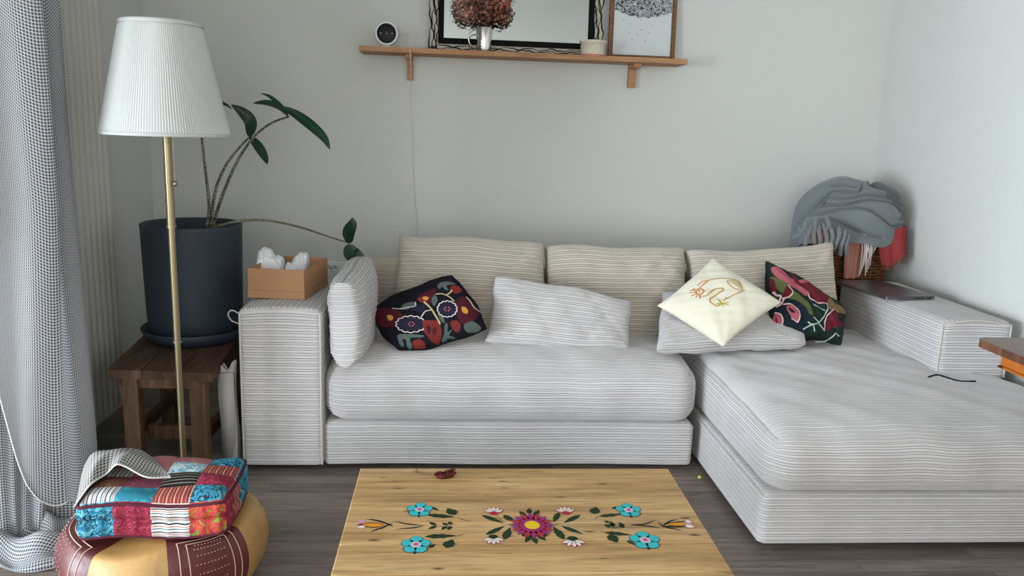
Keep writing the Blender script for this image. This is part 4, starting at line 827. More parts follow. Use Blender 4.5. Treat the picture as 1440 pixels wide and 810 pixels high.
fm = np.array([[4, 5, 10, 11][i//16] for i in range(64)]); b.grid(pq(U, -np.ones_like(U), Wv, 'f'), np.stack([U*.2, Wv*.06], -1), np.tile(fm, (24, 1)))
fm = np.array([[5, 3, 4, 1][i//16] for i in range(64)]); b.grid(pq(np.ones_like(U), U, Wv, 'r'), np.stack([U*.165, Wv*.06], -1), np.tile(fm, (24, 1)))
b.grid(pq(U, np.ones_like(U), Wv, 'k'), np.stack([U*.2, Wv*.06], -1), 3, flip=True); b.grid(pq(-np.ones_like(U), U, Wv, 'l'), np.stack([U*.165, Wv*.06], -1), 4, flip=True)
b.build('cushion_body', PMS, pc)
b = MB(); e = .965
for Wz in (.80, -.80):
    path = []; tt = np.linspace(-e, e, 40)
    for (uu, vv) in ((tt, -1+0*tt), (1+0*tt, tt), (-tt, 1+0*tt), (-1+0*tt, -tt)): path.append(pq(uu, vv, Wz+0*tt, 'x'))
    p = np.vstack(path + [path[0][:1]]); tube(b, p, .0042, 7)
b.build('piping', PMS[12], pc)

# corner of the curtain lying over the patchwork cushion
fb_ = smooth_path([atZ(118, 655, .30), atZ(132, 636, .36), atZ(164, 632, .358), atZ(196, 632, .355), atZ(220, 648, .352), atZ(240, 669, .349)], 60)
ff_ = smooth_path([atZ(104, 713, .318), atZ(127, 682, .350), atZ(149, 667, .352), atZ(163, 654, .378), atZ(176, 656, .374), atZ(206, 671, .354), atZ(240, 671, .348)], 60)
fb_ = np.stack([interp(np.linspace(0, 1, 60), np.linspace(0, 1, len(fb_)), fb_[:, k]) for k in range(3)], -1); ff_ = np.stack([interp(np.linspace(0, 1, 60), np.linspace(0, 1, len(ff_)), ff_[:, k]) for k in range(3)], -1)
def FD(U, V):
    n = U.shape; P = fb_[None]*(1-V[..., None]) + ff_[None]*V[..., None]
    P[..., 2] += .016*np.sin(V*PI)*np.sin(np.clip(U*1.1, 0, 1)*PI) + .005*np.sin(U*16+V*6)*np.sin(V*PI); return P
b = MB(); PD_ = sheet(b, FD, np.linspace(0, 1, 60), np.linspace(0, 1, 40)); b.build('curtain_corner', M_flap, cu)
b = MB(); tube(b, PD_[-1], .0020, 6); b.build('hem', M_hem, cu)

# ------------------------------------------------------------------ cardboard box with tissue paper
ZA = .620
c0 = atZ(348, 418, ZA); c1_ = atZ(428, 421.5, ZA); c2_ = atZ(461, 400, ZA); cs = [c0[:2]+[.004, 0], c1_[:2], c2_[:2], (c0+c2_-c1_)[:2]+[.004, 0]]
bx = thing('cardboard_box', 'open brown cardboard box on the left armrest of the sofa', 'box', (*np.mean(cs, 0), ZA))
def ringbox(b, cs, z0, z1, th, inset=0.):
    cs = np.array(cs); ct = cs.mean(0); o = ct+(cs-ct)*(1-inset); i = ct+(cs-ct)*(1-inset-th)
    for k in range(4):
        l = (k+1) % 4; v = [(*o[k], z0), (*o[l], z0), (*i[l], z0), (*i[k], z0), (*o[k], z1), (*o[l], z1), (*i[l], z1), (*i[k], z1)]
        b.raw(v, [(0, 1, 5, 4), (2, 3, 7, 6), (4, 5, 6, 7), (3, 2, 1, 0)])
b = MB(); ringbox(b, cs, ZA+.028, ZA+.108, .03); prism(b, np.array(cs).mean(0)+(np.array(cs)-np.array(cs).mean(0))*.98, ZA+.026, ZA+.030); b.build('box_body', M_card, bx, smooth=False)
b = MB(); ringbox(b, cs, ZA, ZA+.0275, .03, -.014); prism(b, cs, ZA, ZA+.003); b.build('box_base', M_card, bx, smooth=False)
ctb = np.array(cs).mean(0)
def crumple(peaks, x0, x1, yy0, yy1, seed):
    b = MB(); U, V = np.meshgrid(np.linspace(0, 1, 60), np.linspace(0, 1, 60)); x = x0+(x1-x0)*U; y = yy0+(yy1-yy0)*V; z = np.full(x.shape, .030)
    for (px_, py_, h, rx, ry, an) in peaks:
        dx = (x-px_)*math.cos(an)+(y-py_)*math.sin(an); dy = -(x-px_)*math.sin(an)+(y-py_)*math.cos(an)
        d = np.sqrt((dx/rx)**2+(dy/ry)**2); z = np.maximum(z, h*np.clip(1-d**2, 0, 1)**.7+.03)
    th = np.arctan2(y-peaks[0][1], x-peaks[0][0])
    z = z + .006*np.abs(np.sin(th*4+seed+(x+y)*30)) + .004*np.abs(np.sin(x*120+seed+y*40)) - .005
    e = np.clip(np.minimum(np.minimum(U, 1-U), np.minimum(V, 1-V))*8, 0, 1); z = .008+(z-.008)*e
    P = np.stack([x, y, ZA+.014+z], -1); b.grid(P); return b
b = crumple([(-.715, 3.05, .112, .055, .08, .2), (-.675, 3.06, .078, .075, .06, .5), (-.70, 3.0, .085, .06, .05, .1)], -.756, -.640, 2.975, 3.15, .5); tis = b.build('tissue_paper', M_tissue); tag(tis, 'taller crumpled sheet of white tissue paper in the left of the cardboard box', 'tissue paper')
b = crumple([(-.585, 3.10, .088, .05, .07, -.5), (-.622, 3.06, .055, .06, .05, .6)], -.650, -.556, 2.99, 3.17, 2.2); tis = b.build('tissue_paper', M_tissue); tag(tis, 'lower crumpled sheet of white tissue paper in the right of the cardboard box', 'tissue paper')

# ------------------------------------------------------------------ power strip on the wall
ps = thing('power_socket', 'white double power socket on the wall behind the sofa armrest', 'socket', (-.55, YB, .52))
sx0, sz0 = atY(458, 400, YB-.03)[0], atY(470, 405, YB-.03)[2]; sx1, sz1 = atY(512, 372, YB-.03)[0], atY(490, 369, YB-.03)[2]
b = MB(); b.box((sx0, YB-.034, sz0), (sx1, YB-.001, sz1)); b.build('socket_plate', M_white, ps, smooth=False, bevel=.006)
m_so = flat('socket_grey', 120, 118, 116, .4)
for px in (462.5, 470.5):
    c = atY(px, 377, YB-.035); b = MB(); a = np.linspace(0, 2*PI, 28, endpoint=False)
    P = np.stack([np.stack([c[0]+r*np.cos(a), np.full(28, YB-.034-d), c[2]+r*np.sin(a)], -1) for r, d in ((.0175, 0), (.0175, .003), (.0145, .003), (.0135, .0005), (.0005, .0005))]); b.grid(P, closed=True); b.build('socket_outlet', M_white, ps)
    for s in (-1, 1):
        q = MB(); tube(q, [(c[0]+s*.006, YB-.038, c[2]), (c[0]+s*.006, YB-.034, c[2])], .0028, 8); q.build('contact', m_so, ps)

# ------------------------------------------------------------------ laptop
zl_ = .641
A0 = atZ(1171, 394, zl_); B0 = atZ(1247, 417.5, zl_); C0 = atZ(1318, 416, zl_)
v1 = (B0-A0)[:2]; n1 = np.array([v1[1], -v1[0]]);
lw = np.linalg.norm((C0-B0)[:2]); n1 = n1/np.linalg.norm(n1)*-1; n1 = n1 if n1[0] > 0 else -n1
pb = B0[:2]; pa = A0[:2]; pc_ = pb+n1*.232; pd_ = pa+n1*.232
lt = thing('laptop', 'closed grey laptop lying on the right armrest in front of the basket', 'laptop', (*(pa+pb+pc_+pd_)/4, zl_-.012))
def rprism(b, cs, z0, z1, r=.01):
    cs = np.array(cs); out = []
    for k in range(4):
        p, a_, c_ = cs[k], cs[k-1], cs[(k+1) % 4]; da = (a_-p)/np.linalg.norm(a_-p); dc = (c_-p)/np.linalg.norm(c_-p)
        for t in np.linspace(0, 1, 6): out.append((1-t)**2*(p+da*r)+2*t*(1-t)*p+t*t*(p+dc*r))
    prism(b, out, z0, z1)
b = MB(); rprism(b, [pb, pc_, pd_, pa], zl_-.0125, zl_-.0050); b.build('laptop_base', M_laptop, lt, smooth=False)
b = MB(); rprism(b, [pb, pc_, pd_, pa], zl_-.0042, zl_); b.build('laptop_lid', M_laptop, lt, smooth=False)
b = MB(); cl = (pa+pc_)/2; b.box((cl[0]-.022, cl[1]-.004, zl_), (cl[0]+.022, cl[1]+.004, zl_+.0003)); b.build('lid_badge', M_steel, lt, smooth=False)
for t, w_b in ((.62, .018), (.72, .010), (.86, .014)):
    q = pb+(pc_-pb)*t; b = MB(); b.box((q[0]-w_b/2, q[1]-.0015, zl_-.0105), (q[0]+w_b/2, q[1]+.003, zl_-.0065)); b.build('port', M_black, lt, smooth=False)

# ------------------------------------------------------------------ wicker basket with throws
BX, BY = 1.925, 3.70
bk = thing('wicker_basket', 'tall round brown wicker basket in the corner, filled with blankets', 'basket', (BX, BY, 0))
BR = lambda z: .135 + .052*(z/.86)
b = MB()
for j in range(58):
    z = .015 + j*.0148; n = 112; a = np.linspace(0, 2*PI, n, endpoint=False); R_ = BR(z) + .0045*np.sin(a*14 + (j % 2)*PI)
    ctr = np.stack([BX+R_*np.cos(a), BY+R_*np.sin(a), z+0*a], -1); k = np.linspace(0, 2*PI, 6, endpoint=False)
    rad = np.stack([np.cos(a), np.sin(a), 0*a], -1)
    P = ctr[None] + .0068*(np.cos(k)[:, None, None]*rad[None] + np.sin(k)[:, None, None]*np.array([0, 0, 1.])); b.grid(P.transpose(1, 0, 2)[:, :, :].copy(), None, 0, closed=True)
    # close the loop
    Q = np.stack([P[:, -1], P[:, 0]], 0); b.grid(Q, None, 0, closed=True)
b.build('basket_weave', M_wick, bk)
b = MB()
for k in range(28):
    a = 2*PI*k/28; tube(b, [(BX+BR(.01)*math.cos(a), BY+BR(.01)*math.sin(a), .01), (BX+BR(.87)*math.cos(a), BY+BR(.87)*math.sin(a), .87)], .004, 6)
b.build('basket_stake', M_wick, bk)
b = MB(); a = np.linspace(0, 2*PI, 60); tube(b, np.stack([BX+BR(.87)*np.cos(a), BY+BR(.87)*np.sin(a), .872+.003*np.sin(a*20)], -1), .012, 8); b.build('rim', M_wick, bk)
b = MB(); lathe(b, [(.0001, .02), (.128, .02), (.172, .80), (.0001, .80)], (BX, BY, 0), 40); b.build('lining', flat('dark_lining', 70, 46, 32), bk)

# grey throw heaped on top
GX, GY, GZ = 1.845, 3.57, .845
def FT(U, V):   # U angle, V 0 top .. 1 rim
    a = U; t = V
    R_ = np.sin(t*PI/2)**.85
    out = 1 + .06*np.sin(a*3+.6) + .05*np.sin(a*5+2)*t
    rx, ry = .255, .175
    x = GX + rx*R_*out*np.cos(a); y = GY + ry*R_*out*np.sin(a)
    zt = .215*(1-t**2.1)
    # rolled folds sweeping over the heap
    fo = .012*np.sin((x-GX)*16+(y-GY)*20+zt*18+.5)
    z = GZ + zt + fo*np.clip(t*3, .3, 1) + .03*np.exp(-(((x-GX+.07)/.08)**2+((y-GY)/.10)**2)) - .05*np.clip(-np.cos(a), 0, 1)*t**2 + .028*np.cos(a)*t
    dip = np.clip((t-.75)/.25, 0, 1)
    z = z - dip*.06*(.55+.45*np.sin(a*2+3.6)) 
    return np.stack([x+fo*.9*np.cos(a), np.minimum(y-fo*.9*np.clip(-np.sin(a), 0, 1), YB-.02), z], -1)
b = MB(); U, V = np.meshgrid(np.linspace(0, 2*PI, 420, endpoint=False), np.linspace(0.001, 1, 170)); PT = FT(U, V)
nPT = nrm(np.cross(np.gradient(PT, axis=1), np.gradient(PT, axis=0))); nPT *= np.sign(nPT @ np.array([0, -1, 1.]))[..., None]
def zt4(x, y): return (1090 + x/4.265, 240 + y/4.265)
prx = PT - np.array([0, 0, CAM_H]); ix = 720+F_PX*(prx @ np.array(r_))/(prx @ np.array(f_)); iy = 405+F_PX*(prx @ np.array(d_))/(prx @ np.array(f_))
dm = np.full(ix.shape, 9e9); sgn_ = np.zeros(ix.shape)
for cr in ([(215, 240), (300, 210), (420, 205), (560, 175), (690, 190), (750, 240), (745, 290)], [(200, 270), (320, 250), (430, 225), (560, 232), (640, 280), (700, 330), (745, 325)], [(290, 200), (335, 130), (420, 128), (500, 130), (520, 100)], [(330, 160), (450, 170), (560, 145), (680, 165), (790, 240)], [(570, 85), (650, 120), (750, 180), (815, 260)],
           [(130, 350), (170, 290), (230, 230), (300, 160)], [(330, 290), (430, 330), (540, 380), (640, 400)], [(140, 380), (200, 330), (280, 300), (330, 300)], [(350, 90), (420, 85), (490, 92)]):
    q = smooth_path([zt4(*c) for c in cr], 60)
    d = np.sqrt((ix[..., None]-q[:, 0])**2+(iy[..., None]-q[:, 1])**2); k = d.argmin(-1); dd = d.min(-1); below = (iy-q[k, 1])
    sgn_ = np.where(dd < dm, np.sign(below), sgn_); dm = np.minimum(dm, dd)
front = np.clip(-nPT[..., 1]*1.5+nPT[..., 2]*.7+.2, 0, 1)
hgt = -.022*np.exp(-dm/1.6) + .012*(1-np.exp(-dm/5.)) + .010*np.exp(-((dm-3.5)/2.5)**2)*(sgn_ < 0)
PT = PT + nPT*(hgt*front)[..., None]
PT[..., 0] = np.minimum(PT[..., 0], XR-.012)
b.grid(PT, np.stack([PT[..., 0], PT[..., 2]], -1), closed=True, flip=True)
rim = PT[-1]; inn = rim + (np.array([GX, GY, GZ+.06])-rim)*.35; b.grid(np.stack([rim, inn]), closed=True, flip=True)
thr = thing('grey_throw', 'grey knitted throw with knotted fringe heaped on top of the basket', 'blanket', (GX, GY, GZ))
b.build('throw_fabric', M_throw, thr)
b = MB()
for k, (px, py, L, dx) in enumerate(((1124, 325, .05, -.02), (1131, 318, .07, -.02), (1139, 322, .09, -.01), (1146, 324, .075, 0), (1153, 322, .09, 0), (1160, 322, .10, .004), (1168, 326, .09, .0), (1177, 326, .095, .004), (1185, 330, .11, .004), (1192, 336, .09, .0), (1150, 310, .07, -.02), (1165, 312, .05, -.01))):
    p0 = atY(px, py, 3.33+.0006*abs(px-1180)); n = 40; t = np.linspace(0, 1, n); sw = .008*np.sin(t*4+k)
    base = p0 + np.stack([dx*t+sw, -.010*np.sin(t*PI), -L*t], -1) + np.array([0, 0, .018])
    for ph in (0, PI): 
        off = .0045*np.stack([np.cos(t*L*420+ph), np.sin(t*L*420+ph), 0*t], -1); tube(b, base+off, .0058, 6)
b.build('fringe', M_throw, thr)
def hang(name, label, m, pts_t, pts_b, fringe_m=None, fr=None, yb=3.40, corr=0., L=.045):
    """cloth hanging over the basket edge: top line to bottom line"""
    T_ = smooth_path(pts_t, 30); B_ = smooth_path(pts_b, 30); n = min(len(T_), len(B_)); T_ = T_[:n]; B_ = B_[:n]; v = np.linspace(0, 1, 20)[:, None, None]
    u = np.linspace(0, 1, n); P = T_[None]*(1-v) + B_[None]*v; P[..., 1] += (-.010*np.sin(u*PI*corr)[None])*np.linspace(.3, 1, 20)[:, None]
    b = MB(); b.grid(P, np.stack([np.broadcast_to(u*.12, (20, n)), np.broadcast_to(np.linspace(0, .2, 20)[:, None], (20, n))], -1)); b.grid(P+np.array([0, .006, 0]), np.stack([np.broadcast_to(u*.12, (20, n)), np.broadcast_to(np.linspace(0, .2, 20)[:, None], (20, n))], -1), flip=True)
    e = np.stack([P[-1], P[-1]+np.array([0, .006, 0])]); b.grid(e)
    o = thing(name, label, 'blanket', P[0].mean(0)); b.build('blanket_fabric', m, o)
    if fringe_m:
        b = MB()
        for k in range(fr):
            q = P[-1][int(k*(n-1)/(fr-1))]; t = np.linspace(0, 1, 10); ll = L*random.uniform(.8, 1.1); tube(b, q + np.stack([.006*np.sin(t*3+k)+random.uniform(-.006, .006)*t, -.003*np.sin(t*5+k), -ll*t], -1), .0019, 5)
        b.build('fringe', fringe_m, o)
    return o
mp_ = stripes('salmon_herringbone', [(0, rgb(190, 132, 116)), (.5, rgb(164, 104, 90)), (.7, rgb(200, 148, 132))], .012, 0, .02); m_rd = mat('coral_red_wool', rgb(150, 62, 60), .9, noise=.15, nscale=30, spec=.1); m_rst = mat('rust_wool', rgb(170, 96, 74), .9, noise=.2, nscale=20, spec=.1); m_wf = flat('white_wool', 228, 214, 208)
hang('rust_throw', 'rust-brown blanket hanging over the left of the basket rim under the grey throw', m_rst, [atY(1138, 318, 3.43), atY(1155, 316, 3.42), atY(1172, 318, 3.42), atY(1184, 320, 3.42)], [atY(1141, 342, 3.42), atY(1152, 350, 3.41), atY(1168, 349, 3.41), atY(1186, 345, 3.41)], corr=5)
hang('salmon_throw', 'salmon pink blanket with a long white fringe hanging from the front of the basket', mp_, [atY(1190, 326, 3.43), atY(1203, 322, 3.42), atY(1212, 322, 3.42), atY(1222, 330, 3.43)], [atY(1187, 391, 3.46), atY(1194, 392, 3.455), atY(1201, 391, 3.46), atY(1207, 390, 3.47)], corr=4)
b = MB()
for k in range(15):
    x0 = 1212 + k*1.25; p0 = atY(x0, 326+k*.8, 3.405); x1 = 1208 + (k % 8)*2.2 if k < 9 else 1219+(k-9)*2.2; p1 = atY(x1, (388-(k % 4)*5) if k < 9 else 372-(k-9)*4, 3.43); tube(b, smooth_path([p0, (p0+p1)/2+np.array([.006*math.sin(k), -.012, .01]), p1], 16), .0022, 5)
so = [o for o in C.objects if o.name == 'salmon_throw'][0]; b.build('white_fringe', m_wf, so)['label'] = 'long white wool fringe'
hang('red_throw', 'coral red blanket with short fringe hanging over the right of the basket rim', m_rd, [atY(1234, 338, 3.45), atY(1248, 330, 3.43), atY(1262, 322, 3.43), atY(1276, 318, 3.45)], [atY(1240, 372, 3.44), atY(1252, 373, 3.42), atY(1264, 366, 3.42), atY(1274, 350, 3.45)], m_rd, 16, corr=3, L=.022)

# ------------------------------------------------------------------ wall shelf and what stands on it
SY0, SZB = 3.737, atY(512, 76.5, YB)[2]; STH = .0225; SZT = SZB+STH
shx0, shx1 = atY(504.8, 71, SY0)[0], atY(967, 91, SY0)[0]
shf = thing('wall_shelf', 'long narrow pine shelf board on two wooden brackets above the sofa', 'shelf', ((shx0+shx1)/2, YB, SZB))
b = MB(); b.box((shx0, SY0, SZB), (shx1, YB-.001, SZT)); b.build('shelf_board', M_oak, shf, smooth=False, bevel=.0015)
for px0, px1, pyb in ((572.5, 581, 112), (882.5, 893, 123)):
    xa, xb = atY(px0, pyb, YB-.02)[0], atY(px1, pyb, YB-.02)[0]; zb = atY(px0, pyb, YB-.02)[2]
    b = MB(); b.box((xa, YB-.026, zb), (xb, YB-.001, SZB)); b.box((xa, SY0+.045, SZB-.020), (xb, YB-.026, SZB-.0002)); b.build('bracket', M_oak, shf, smooth=False, bevel=.001)

# mirror
MY0 = YB-.075; lean = math.atan2(.05, .62)
def mirror_M(x, y, z, ang): return Matrix.Translation((x, y, z)) @ Matrix.Rotation(-ang, 4, 'X')
mx0, mx1 = atY(603, 68, MY0)[0], atY(846, 78, MY0)[0]
mir = thing('wall_mirror', 'large mirror in a black frame with a cream border of black branch lines', 'mirror', (mx0, MY0, SZT))
MW, MH = mx1-mx0, .60; MM = mirror_M(mx0, MY0, SZT+.0005, lean)
def rect_ring(b, x0, x1, z0, z1, t, y0, y1, M):
    for lo, hi in (((x0, y0, z0), (x1, y1, z0+t)), ((x0, y0, z1-t), (x1, y1, z1)), ((x0, y0, z0+t), (x0+t, y1, z1-t)), ((x1-t, y0, z0+t), (x1, y1, z1-t))): b.box(lo, hi, 0, M)
m_crm = flat('cream_frame', 186, 178, 166, .6)
bt, ft = .042, .0265
b = MB(); rect_ring(b, 0, MW, 0, MH, bt, 0, .012, MM); b.build('border', m_crm, mir, smooth=False)
b = MB(); rect_ring(b, bt, MW-bt, bt*.8, MH-bt, ft, -.006, .014, MM); b.build('inner_frame', M_blackm, mir, smooth=False)
b = MB(); b.box((bt+ft-.004, .001, bt*.8+ft-.004), (MW-bt-ft+.004, .006, MH-bt-ft+.004), 0, MM); b.build('mirror_glass', mat('silvered_glass', rgb(214, 218, 214), .03, metal=1.), mir, smooth=False)
b = MB()
def wig(x0, z0, x1, z1, am, fr, ph, r=.0024):
    n = 70; t = np.linspace(0, 1, n); d = np.array([x1-x0, z1-z0]); L = np.linalg.norm(d); m = np.array([-d[1], d[0]])/L; o = am*(np.sin(t*fr+ph)+.5*np.sin(t*fr*2.3+ph*2)+.3*np.sin(t*fr*4.1+ph))
    p = np.stack([x0+d[0]*t+m[0]*o, -.002+0*t, z0+d[1]*t+m[1]*o], -1); tube(b, xf(p, MM), r*(1+.35*np.sin(t*31+ph)), 6)
for k, off in enumerate((.004, .016, .028, .037)):
    wig(off, .004, off, MH, .0045, 24+3*k, k*1.9); wig(MW-off, .004, MW-off, MH, .0045, 22+3*k, k*2.3+1)
for k, off in enumerate((.005, .014, .024)):
    wig(.004, off, MW, off, .0042, 40+5*k, k*2.1, .0022); wig(.004, MH-off, MW, MH-off, .0042, 36+5*k, k*1.1, .0022)
b.build('branch_ornament', M_blackm, mir)

# framed print
FY = YB-.050; fx0, fx1 = atY(856, 76, FY)[0]-.002, atY(948.5, 83, FY)[0]
pic = thing('framed_print', 'framed print of grey foliage and small dots in a brown wooden frame', 'picture', (fx0, FY, SZT)); FM = mirror_M(fx0, FY, SZT+.0005, math.atan2(.03, .45)); FW, FH = fx1-fx0, .44
b = MB(); rect_ring(b, 0, FW, 0, FH, .0155, 0, .018, FM); rect_ring(b, .0155, FW-.0155, .0155, FH-.0155, .006, .004, .018, FM); b.build('picture_frame', M_frame_wood, pic, smooth=False)
b = MB(); b.box((.018, .008, .018), (FW-.018, .012, FH-.018), 0, FM); b.build('print_paper', flat('print_paper_white', 206, 211, 212, .6), pic, smooth=False)
x_a, x_b = .022, FW-.022; m_fol = blotch('ink_foliage', [(0, rgb(34, 40, 44)), (.38, rgb(92, 100, 104)), (.48, rgb(196, 202, 204)), (.56, rgb(60, 68, 72)), (.64, rgb(214, 218, 218))], 42)
b = MB(); us = np.linspace(0, 1, 24); zc = .225; Um, Vm = np.meshgrid(us, np.linspace(0, 1, 10)); zlow = zc - .028*np.sin(PI*Um)*1.0 + .004*np.sin(Um*40)
zz = zlow + (FH-.024-zlow)*Vm; P = np.stack([x_a+(x_b-x_a)*Um, .0072+0*Um, zz], -1); b.grid(xf(P.reshape(-1, 3), FM).reshape(P.shape), np.stack([P[..., 0], P[..., 2]], -1)); b.build('print_foliage', m_fol, pic)
m_dot = flat('ink_dots', 92, 84, 78)
for x, y in ((795, 155), (938, 155), (845, 190), (1032, 204), (938, 238), (838, 260), (908, 277), (1000, 262), (862, 315), (968, 324)):
    q = atY(740+x/5.76, y/5.76, FY); Lc = np.array(FM.inverted() @ Vector(q)); b = MB(); b.box((Lc[0]-.0018, .0068, Lc[2]-.0018), (Lc[0]+.0018, .0078, Lc[2]+.0018), 0, FM); b.build('ink_dot', m_dot, pic, smooth=False)

# ceramic bowl with dots
bc = atY(834, 78, 3.775); BW = thing('ceramic_bowl', 'small cream ceramic bowl with tiny dots on the shelf between mirror and print', 'bowl', (bc[0], 3.79, SZT))
m_cer = flat('cream_glaze', 214, 204, 184, .3); bxx, byy = bc[0], 3.79
k = .93*.066
b = MB(); lathe(b, [(0, SZT), (k*.90, SZT), (k*.93, SZT+.004), (k*.96, SZT+.058), (k*1.05, SZT+.060), (k*1.06, SZT+.068), (k*.98, SZT+.069), (k*.92, SZT+.058), (k*.88, SZT+.008), (0, SZT+.008)], (bxx, byy, 0), 56); b.build('bowl_body', m_cer, BW)
b = MB(); lathe(b, [(k*.935, SZT+.001), (k*.945, SZT+.0015), (k*.945, SZT+.006), (k*.935, SZT+.0065)], (bxx, byy, 0), 48); b.build('pink_band', flat('pink_glaze', 200, 120, 112, .4), BW)
b = MB()
for i in range(11):
    for j in range(3):
        a = 2*PI*(i+.5*(j % 2))/11; rr0 = k*(.948+.012*j); q = (bxx+rr0*math.cos(a), byy+rr0*math.sin(a), SZT+.016+.017*j); lathe(b, [(.0001, -.0018), (.0018, 0), (.0001, .0018)], q, 8)
b.build('glaze_dots', flat('brown_glaze', 96, 66, 60, .4), BW)

# security camera
cc = atY(543.5, 47, 3.80); CR = .0525
wc = thing('webcam', 'round white security webcam with a black face standing on the left of the shelf', 'camera', (cc[0], 3.83, SZT))
def disc(b, c, prof, M=None, seg=40, m=0):
    a = np.linspace(0, 2*PI, seg, endpoint=False); P = np.stack([np.stack([c[0]+r*np.cos(a), np.full(seg, c[1]+y), c[2]+r*np.sin(a)], -1) for r, y in prof]); b.grid(P, None, m, closed=True)
cz = SZT+.012+CR; c_ = (cc[0], 3.80, cz)
b = MB(); disc(b, c_, [(CR*.84, 0), (CR*.97, -.003), (CR, .004), (CR*.99, .025), (CR*.8, .048), (CR*.4, .058), (.0005, .06)]); b.build('camera_body', M_white, wc)
b = MB(); disc(b, c_, [(.0005, -.004), (CR*.6, -.0038), (CR*.84, .0)]); b.build('camera_face', M_black, wc)
b = MB(); disc(b, c_, [(.0005, -.0065), (.007, -.0064), (.009, -.004)]); b.build('camera_lens', mat('lens_glass', rgb(58, 62, 74), .1), wc)
m_led = flat('led_grey', 190, 194, 200, .3)
for s in (-1, 1):
    b = MB(); disc(b, (c_[0]+s*.026, c_[1], c_[2]), [(.0005, -.0050), (.0028, -.0045), (.003, -.002)]); b.build('camera_led', m_led, wc)

b = MB(); tube(b, [(cc[0], 3.825, SZT+.008), (cc[0], 3.825, cz-CR*.9)], .010, 16); lathe(b, [(0, 0), (.030, 0), (.031, .006), (.028, .009), (0, .010)], (cc[0], 3.825, SZT), 36); b.build('camera_stand', M_white, wc)
cab = [np.array((c_[0]+.045, 3.83, cz)), np.array((c_[0]+.075, 3.80, cz+.002)), np.array((c_[0]+.105, 3.76, SZT+.045)), np.array((atY(576, 68, SY0-.004)[0], SY0-.005, SZT+.002)), np.array((atY(577.5, 90, SY0-.004)[0], SY0-.005, SZB-.03)), atY(577.5, 116, 3.86), atY(577, 150, YB-.004), atY(581, 190, YB-.004), atY(582, 250, YB-.004), atY(586, 300, YB-.004), atY(588, 345, YB-.004), atY(588, 420, YB-.004)]
b = MB(); tube(b, smooth_path(cab, 130), .0018, 6); tag(b.build('power_cable', flat('ivory_cable', 214, 206, 196, .5)), 'thin white cable running from the webcam down the wall behind the sofa', 'cable')

# steel mug with dried flowers
mg = atY(680.5, 72, 3.80); MR = .0385
mgx, mgy = mg[0], 3.80
mug = thing('steel_mug', 'shiny steel mug holding dried flowers on the shelf before the mirror', 'mug', (mgx, mgy, SZT))
mhh = atY(680, 38.5, 3.80)[2]-SZT
b = MB(); lathe(b, [(0, SZT), (MR*.92, SZT), (MR*.95, SZT+.003), (MR, SZT+mhh-.002), (MR*.98, SZT+mhh), (MR*.95, SZT+mhh-.002), (MR*.9, SZT+.01), (0, SZT+.01)], (mgx, mgy, 0), 48); b.build('mug_body', M_steel, mug)
b = MB(); t = np.linspace(0, PI, 20); tube(b, np.stack([mgx-MR-.034*np.sin(t), mgy-.008*np.sin(t), SZT+mhh*.52+.040*np.cos(t)], -1), .0032, 8); b.build('handle', M_steel, mug)
fl = thing('dried_flowers', 'bunch of dried dusty pink and rust hydrangea flowers in the steel mug', 'dried flowers', (mgx, mgy, SZT+mhh))
FC_ = [flat('petal_mauve', 172, 132, 138), flat('petal_brown', 150, 104, 84), flat('petal_rose', 214, 152, 136), flat('petal_rust', 196, 86, 70), flat('petal_dark', 84, 54, 50)]
b = MB(); tops = []
heads = [(-.085, -.02, .085, .075, 'pale'), (-.035, .02, .15, .08, 'mauve'), (.055, .0, .135, .085, 'red'), (.00, -.035, .075, .07, 'dark'), (.08, .0, .06, .055, 'dark'), (-.02, -.01, .20, .075, 'mauve'), (.07, .01, .20, .06, 'red')]
for (dx, dy, dz, r, c) in heads:
    for s in range(4):
        a = s*1.7; tube(b, smooth_path([(mgx+.012*math.cos(a), mgy+.012*math.sin(a), SZT+.02), (mgx+dx*.2, mgy+dy*.2, SZT+mhh), (mgx+dx+r*.4*math.cos(a), mgy+dy+r*.4*math.sin(a), SZT+mhh+dz-r*.3)], 14), .0012, 5)
b.build('stem', flat('dry_brown_stem', 70, 48, 38), fl)
pal = {'pale': [0, 2, 1, 1], 'mauve': [0, 0, 1, 4], 'red': [3, 3, 2, 1], 'dark': [4, 1, 4, 1]}
for (dx, dy, dz, r, c) in heads:
    b = MB(); n = int(300*(r/.08)**2)
    for i in range(n):
        d = np.array([random.gauss(0, 1) for _ in range(3)]); d /= np.linalg.norm(d); q = np.array([mgx+dx, mgy+dy, SZT+mhh+dz]) + d*r*random.uniform(.62, 1.04)*np.array([1, .62, .95])
        if q[1] > MY0-.012 or q[2] < SZT+.03: continue
        e1 = np.cross(d, [0.3, .5, .8]); e1 /= np.linalg.norm(e1); e2 = np.cross(d, e1); rot_ = random.uniform(0, PI); m = random.choice(pal[c]); s = random.uniform(.0065, .0105)
        for k in range(4):
            a = rot_+k*PI/2; f = e1*math.cos(a)+e2*math.sin(a); g_ = np.cross(d, f); lift = d*s*random.uniform(.1, .6)
            b.raw([q, q+f*s*.6+g_*s*.45+lift*.5, q+f*s*1.15+lift, q+f*s*.6-g_*s*.45+lift*.5], [(0, 1, 2, 3)], None, m)
    b.build('flower_head', FC_, fl, smooth=False)

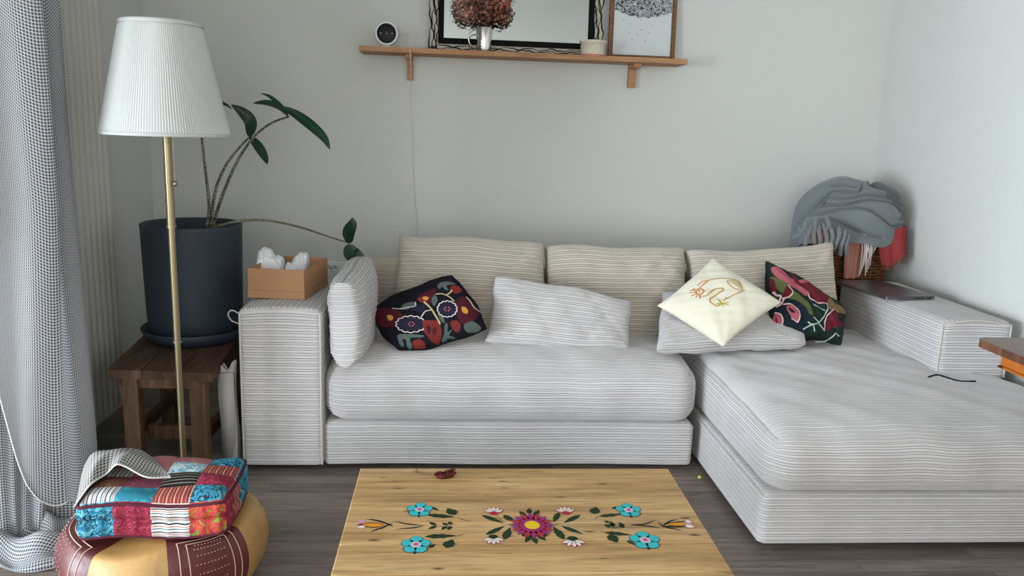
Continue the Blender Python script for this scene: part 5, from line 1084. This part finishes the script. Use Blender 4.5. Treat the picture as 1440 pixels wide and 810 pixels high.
# ------------------------------------------------------------------ round-cornered dining table at the right edge
ZD = .72
dt = thing('side_table', 'polished dark wooden table with honey-coloured apron entering at the right edge', 'table', (2.0, 1.6, 0))
k0 = atZ(1380, 481, ZD); DX0, DY1 = k0[0]+.016, atZ(1410, 474.5, ZD)[1]; DX1, DY0 = XR-.02, DY1-.85
b = MB(); out = []
for cx_, cy_, r, a0 in ((DX0+.035, DY1-.035, .035, 90), (DX0+.035, DY0+.035, .035, 180), (DX1-.035, DY0+.035, .035, 270), (DX1-.035, DY1-.035, .035, 0)):
    for t in range(7): a = R(a0+t*15); out.append((cx_+r*math.cos(a), cy_+r*math.sin(a)))
prism(b, out, ZD-.022, ZD); b.build('tabletop', M_walnut, dt, smooth=False, bevel=.004)
b = MB(); i_ = .052; ax0, ax1, ay0, ay1 = DX0+i_, DX1-i_, DY0+i_, DY1-i_
for lo, hi in (((ax0, ay0), (ax1, ay0+.02)), ((ax0, ay1-.02), (ax1, ay1)), ((ax0, ay0+.02), (ax0+.02, ay1-.02)), ((ax1-.02, ay0+.02), (ax1, ay1-.02))): b.box((*lo, ZD-.066), (*hi, ZD-.0225))
b.build('apron', M_orange, dt, smooth=False, bevel=.001)
b = MB()
for lo, hi in (((ax0-.005, ay1-.02), (ax1, ay1+.005)), ((ax0-.005, ay0), (ax0+.02, ay1+.005))): b.box((*lo, ZD-.073), (*hi, ZD-.0662))
b.build('apron_moulding', M_orange, dt, smooth=False, bevel=.002)
b = MB(); pcx, pcy = (DX0+DX1)/2+.04, (DY0+DY1)/2-.05; lathe(b, [(0, .05), (.03, .05), (.045, .12), (.03, .2), (.028, .4), (.05, .5), (.035, .6), (.08, ZD-.03), (0, ZD-.023)], (pcx, pcy, 0), 32); b.box((ax0+.02, pcy-.03, ZD-.06), (ax1-.02, pcy+.03, ZD-.023)); b.build('pedestal', M_orange, dt)
for k in range(4):
    a = PI/4+k*PI/2; b = MB(); c_a, s_a = math.cos(a), math.sin(a); tube(b, smooth_path([(pcx+.02*c_a, pcy+.02*s_a, .12), (pcx+.12*c_a, pcy+.12*s_a, .10), (pcx+.2*c_a, pcy+.2*s_a, .03), (pcx+.23*c_a, pcy+.23*s_a, .016)], 16), .016, 8); b.build('foot', M_orange, dt)

# small loose items
b = MB(); tube(b, smooth_path([atZ(1306, 530, .431), atZ(1318, 527, .431), atZ(1332, 531, .430), atZ(1350, 536, .428), atZ(1372, 536, .426)], 40), .0028, 6)
tag(b.build('charging_cable', M_blackm), 'black charging cable lying on the chaise at the foot of the right armrest', 'cable')
b = MB(); tube(b, smooth_path([(-.738, 2.75, .585), (-.765, 2.745, .60), (-.780, 2.75, .585), (-.772, 2.76, .560), (-.748, 2.77, .545)], 30), .0026, 6)
tag(b.build('cord_loop', flat('pale_cord', 190, 188, 184)), 'small pale cord loop at the outer corner of the left armrest', 'cord')
b = MB(); q = atZ(984, 671, .008); lathe(b, [(.0001, -.007), (.006, -.004), (.008, 0), (.006, .004), (.0001, .007)], q, 14)
tag(b.build('yellow_bead', flat('yellow_green', 190, 196, 90)), 'tiny yellow-green bead on the floor beside the chaise corner', 'bead')
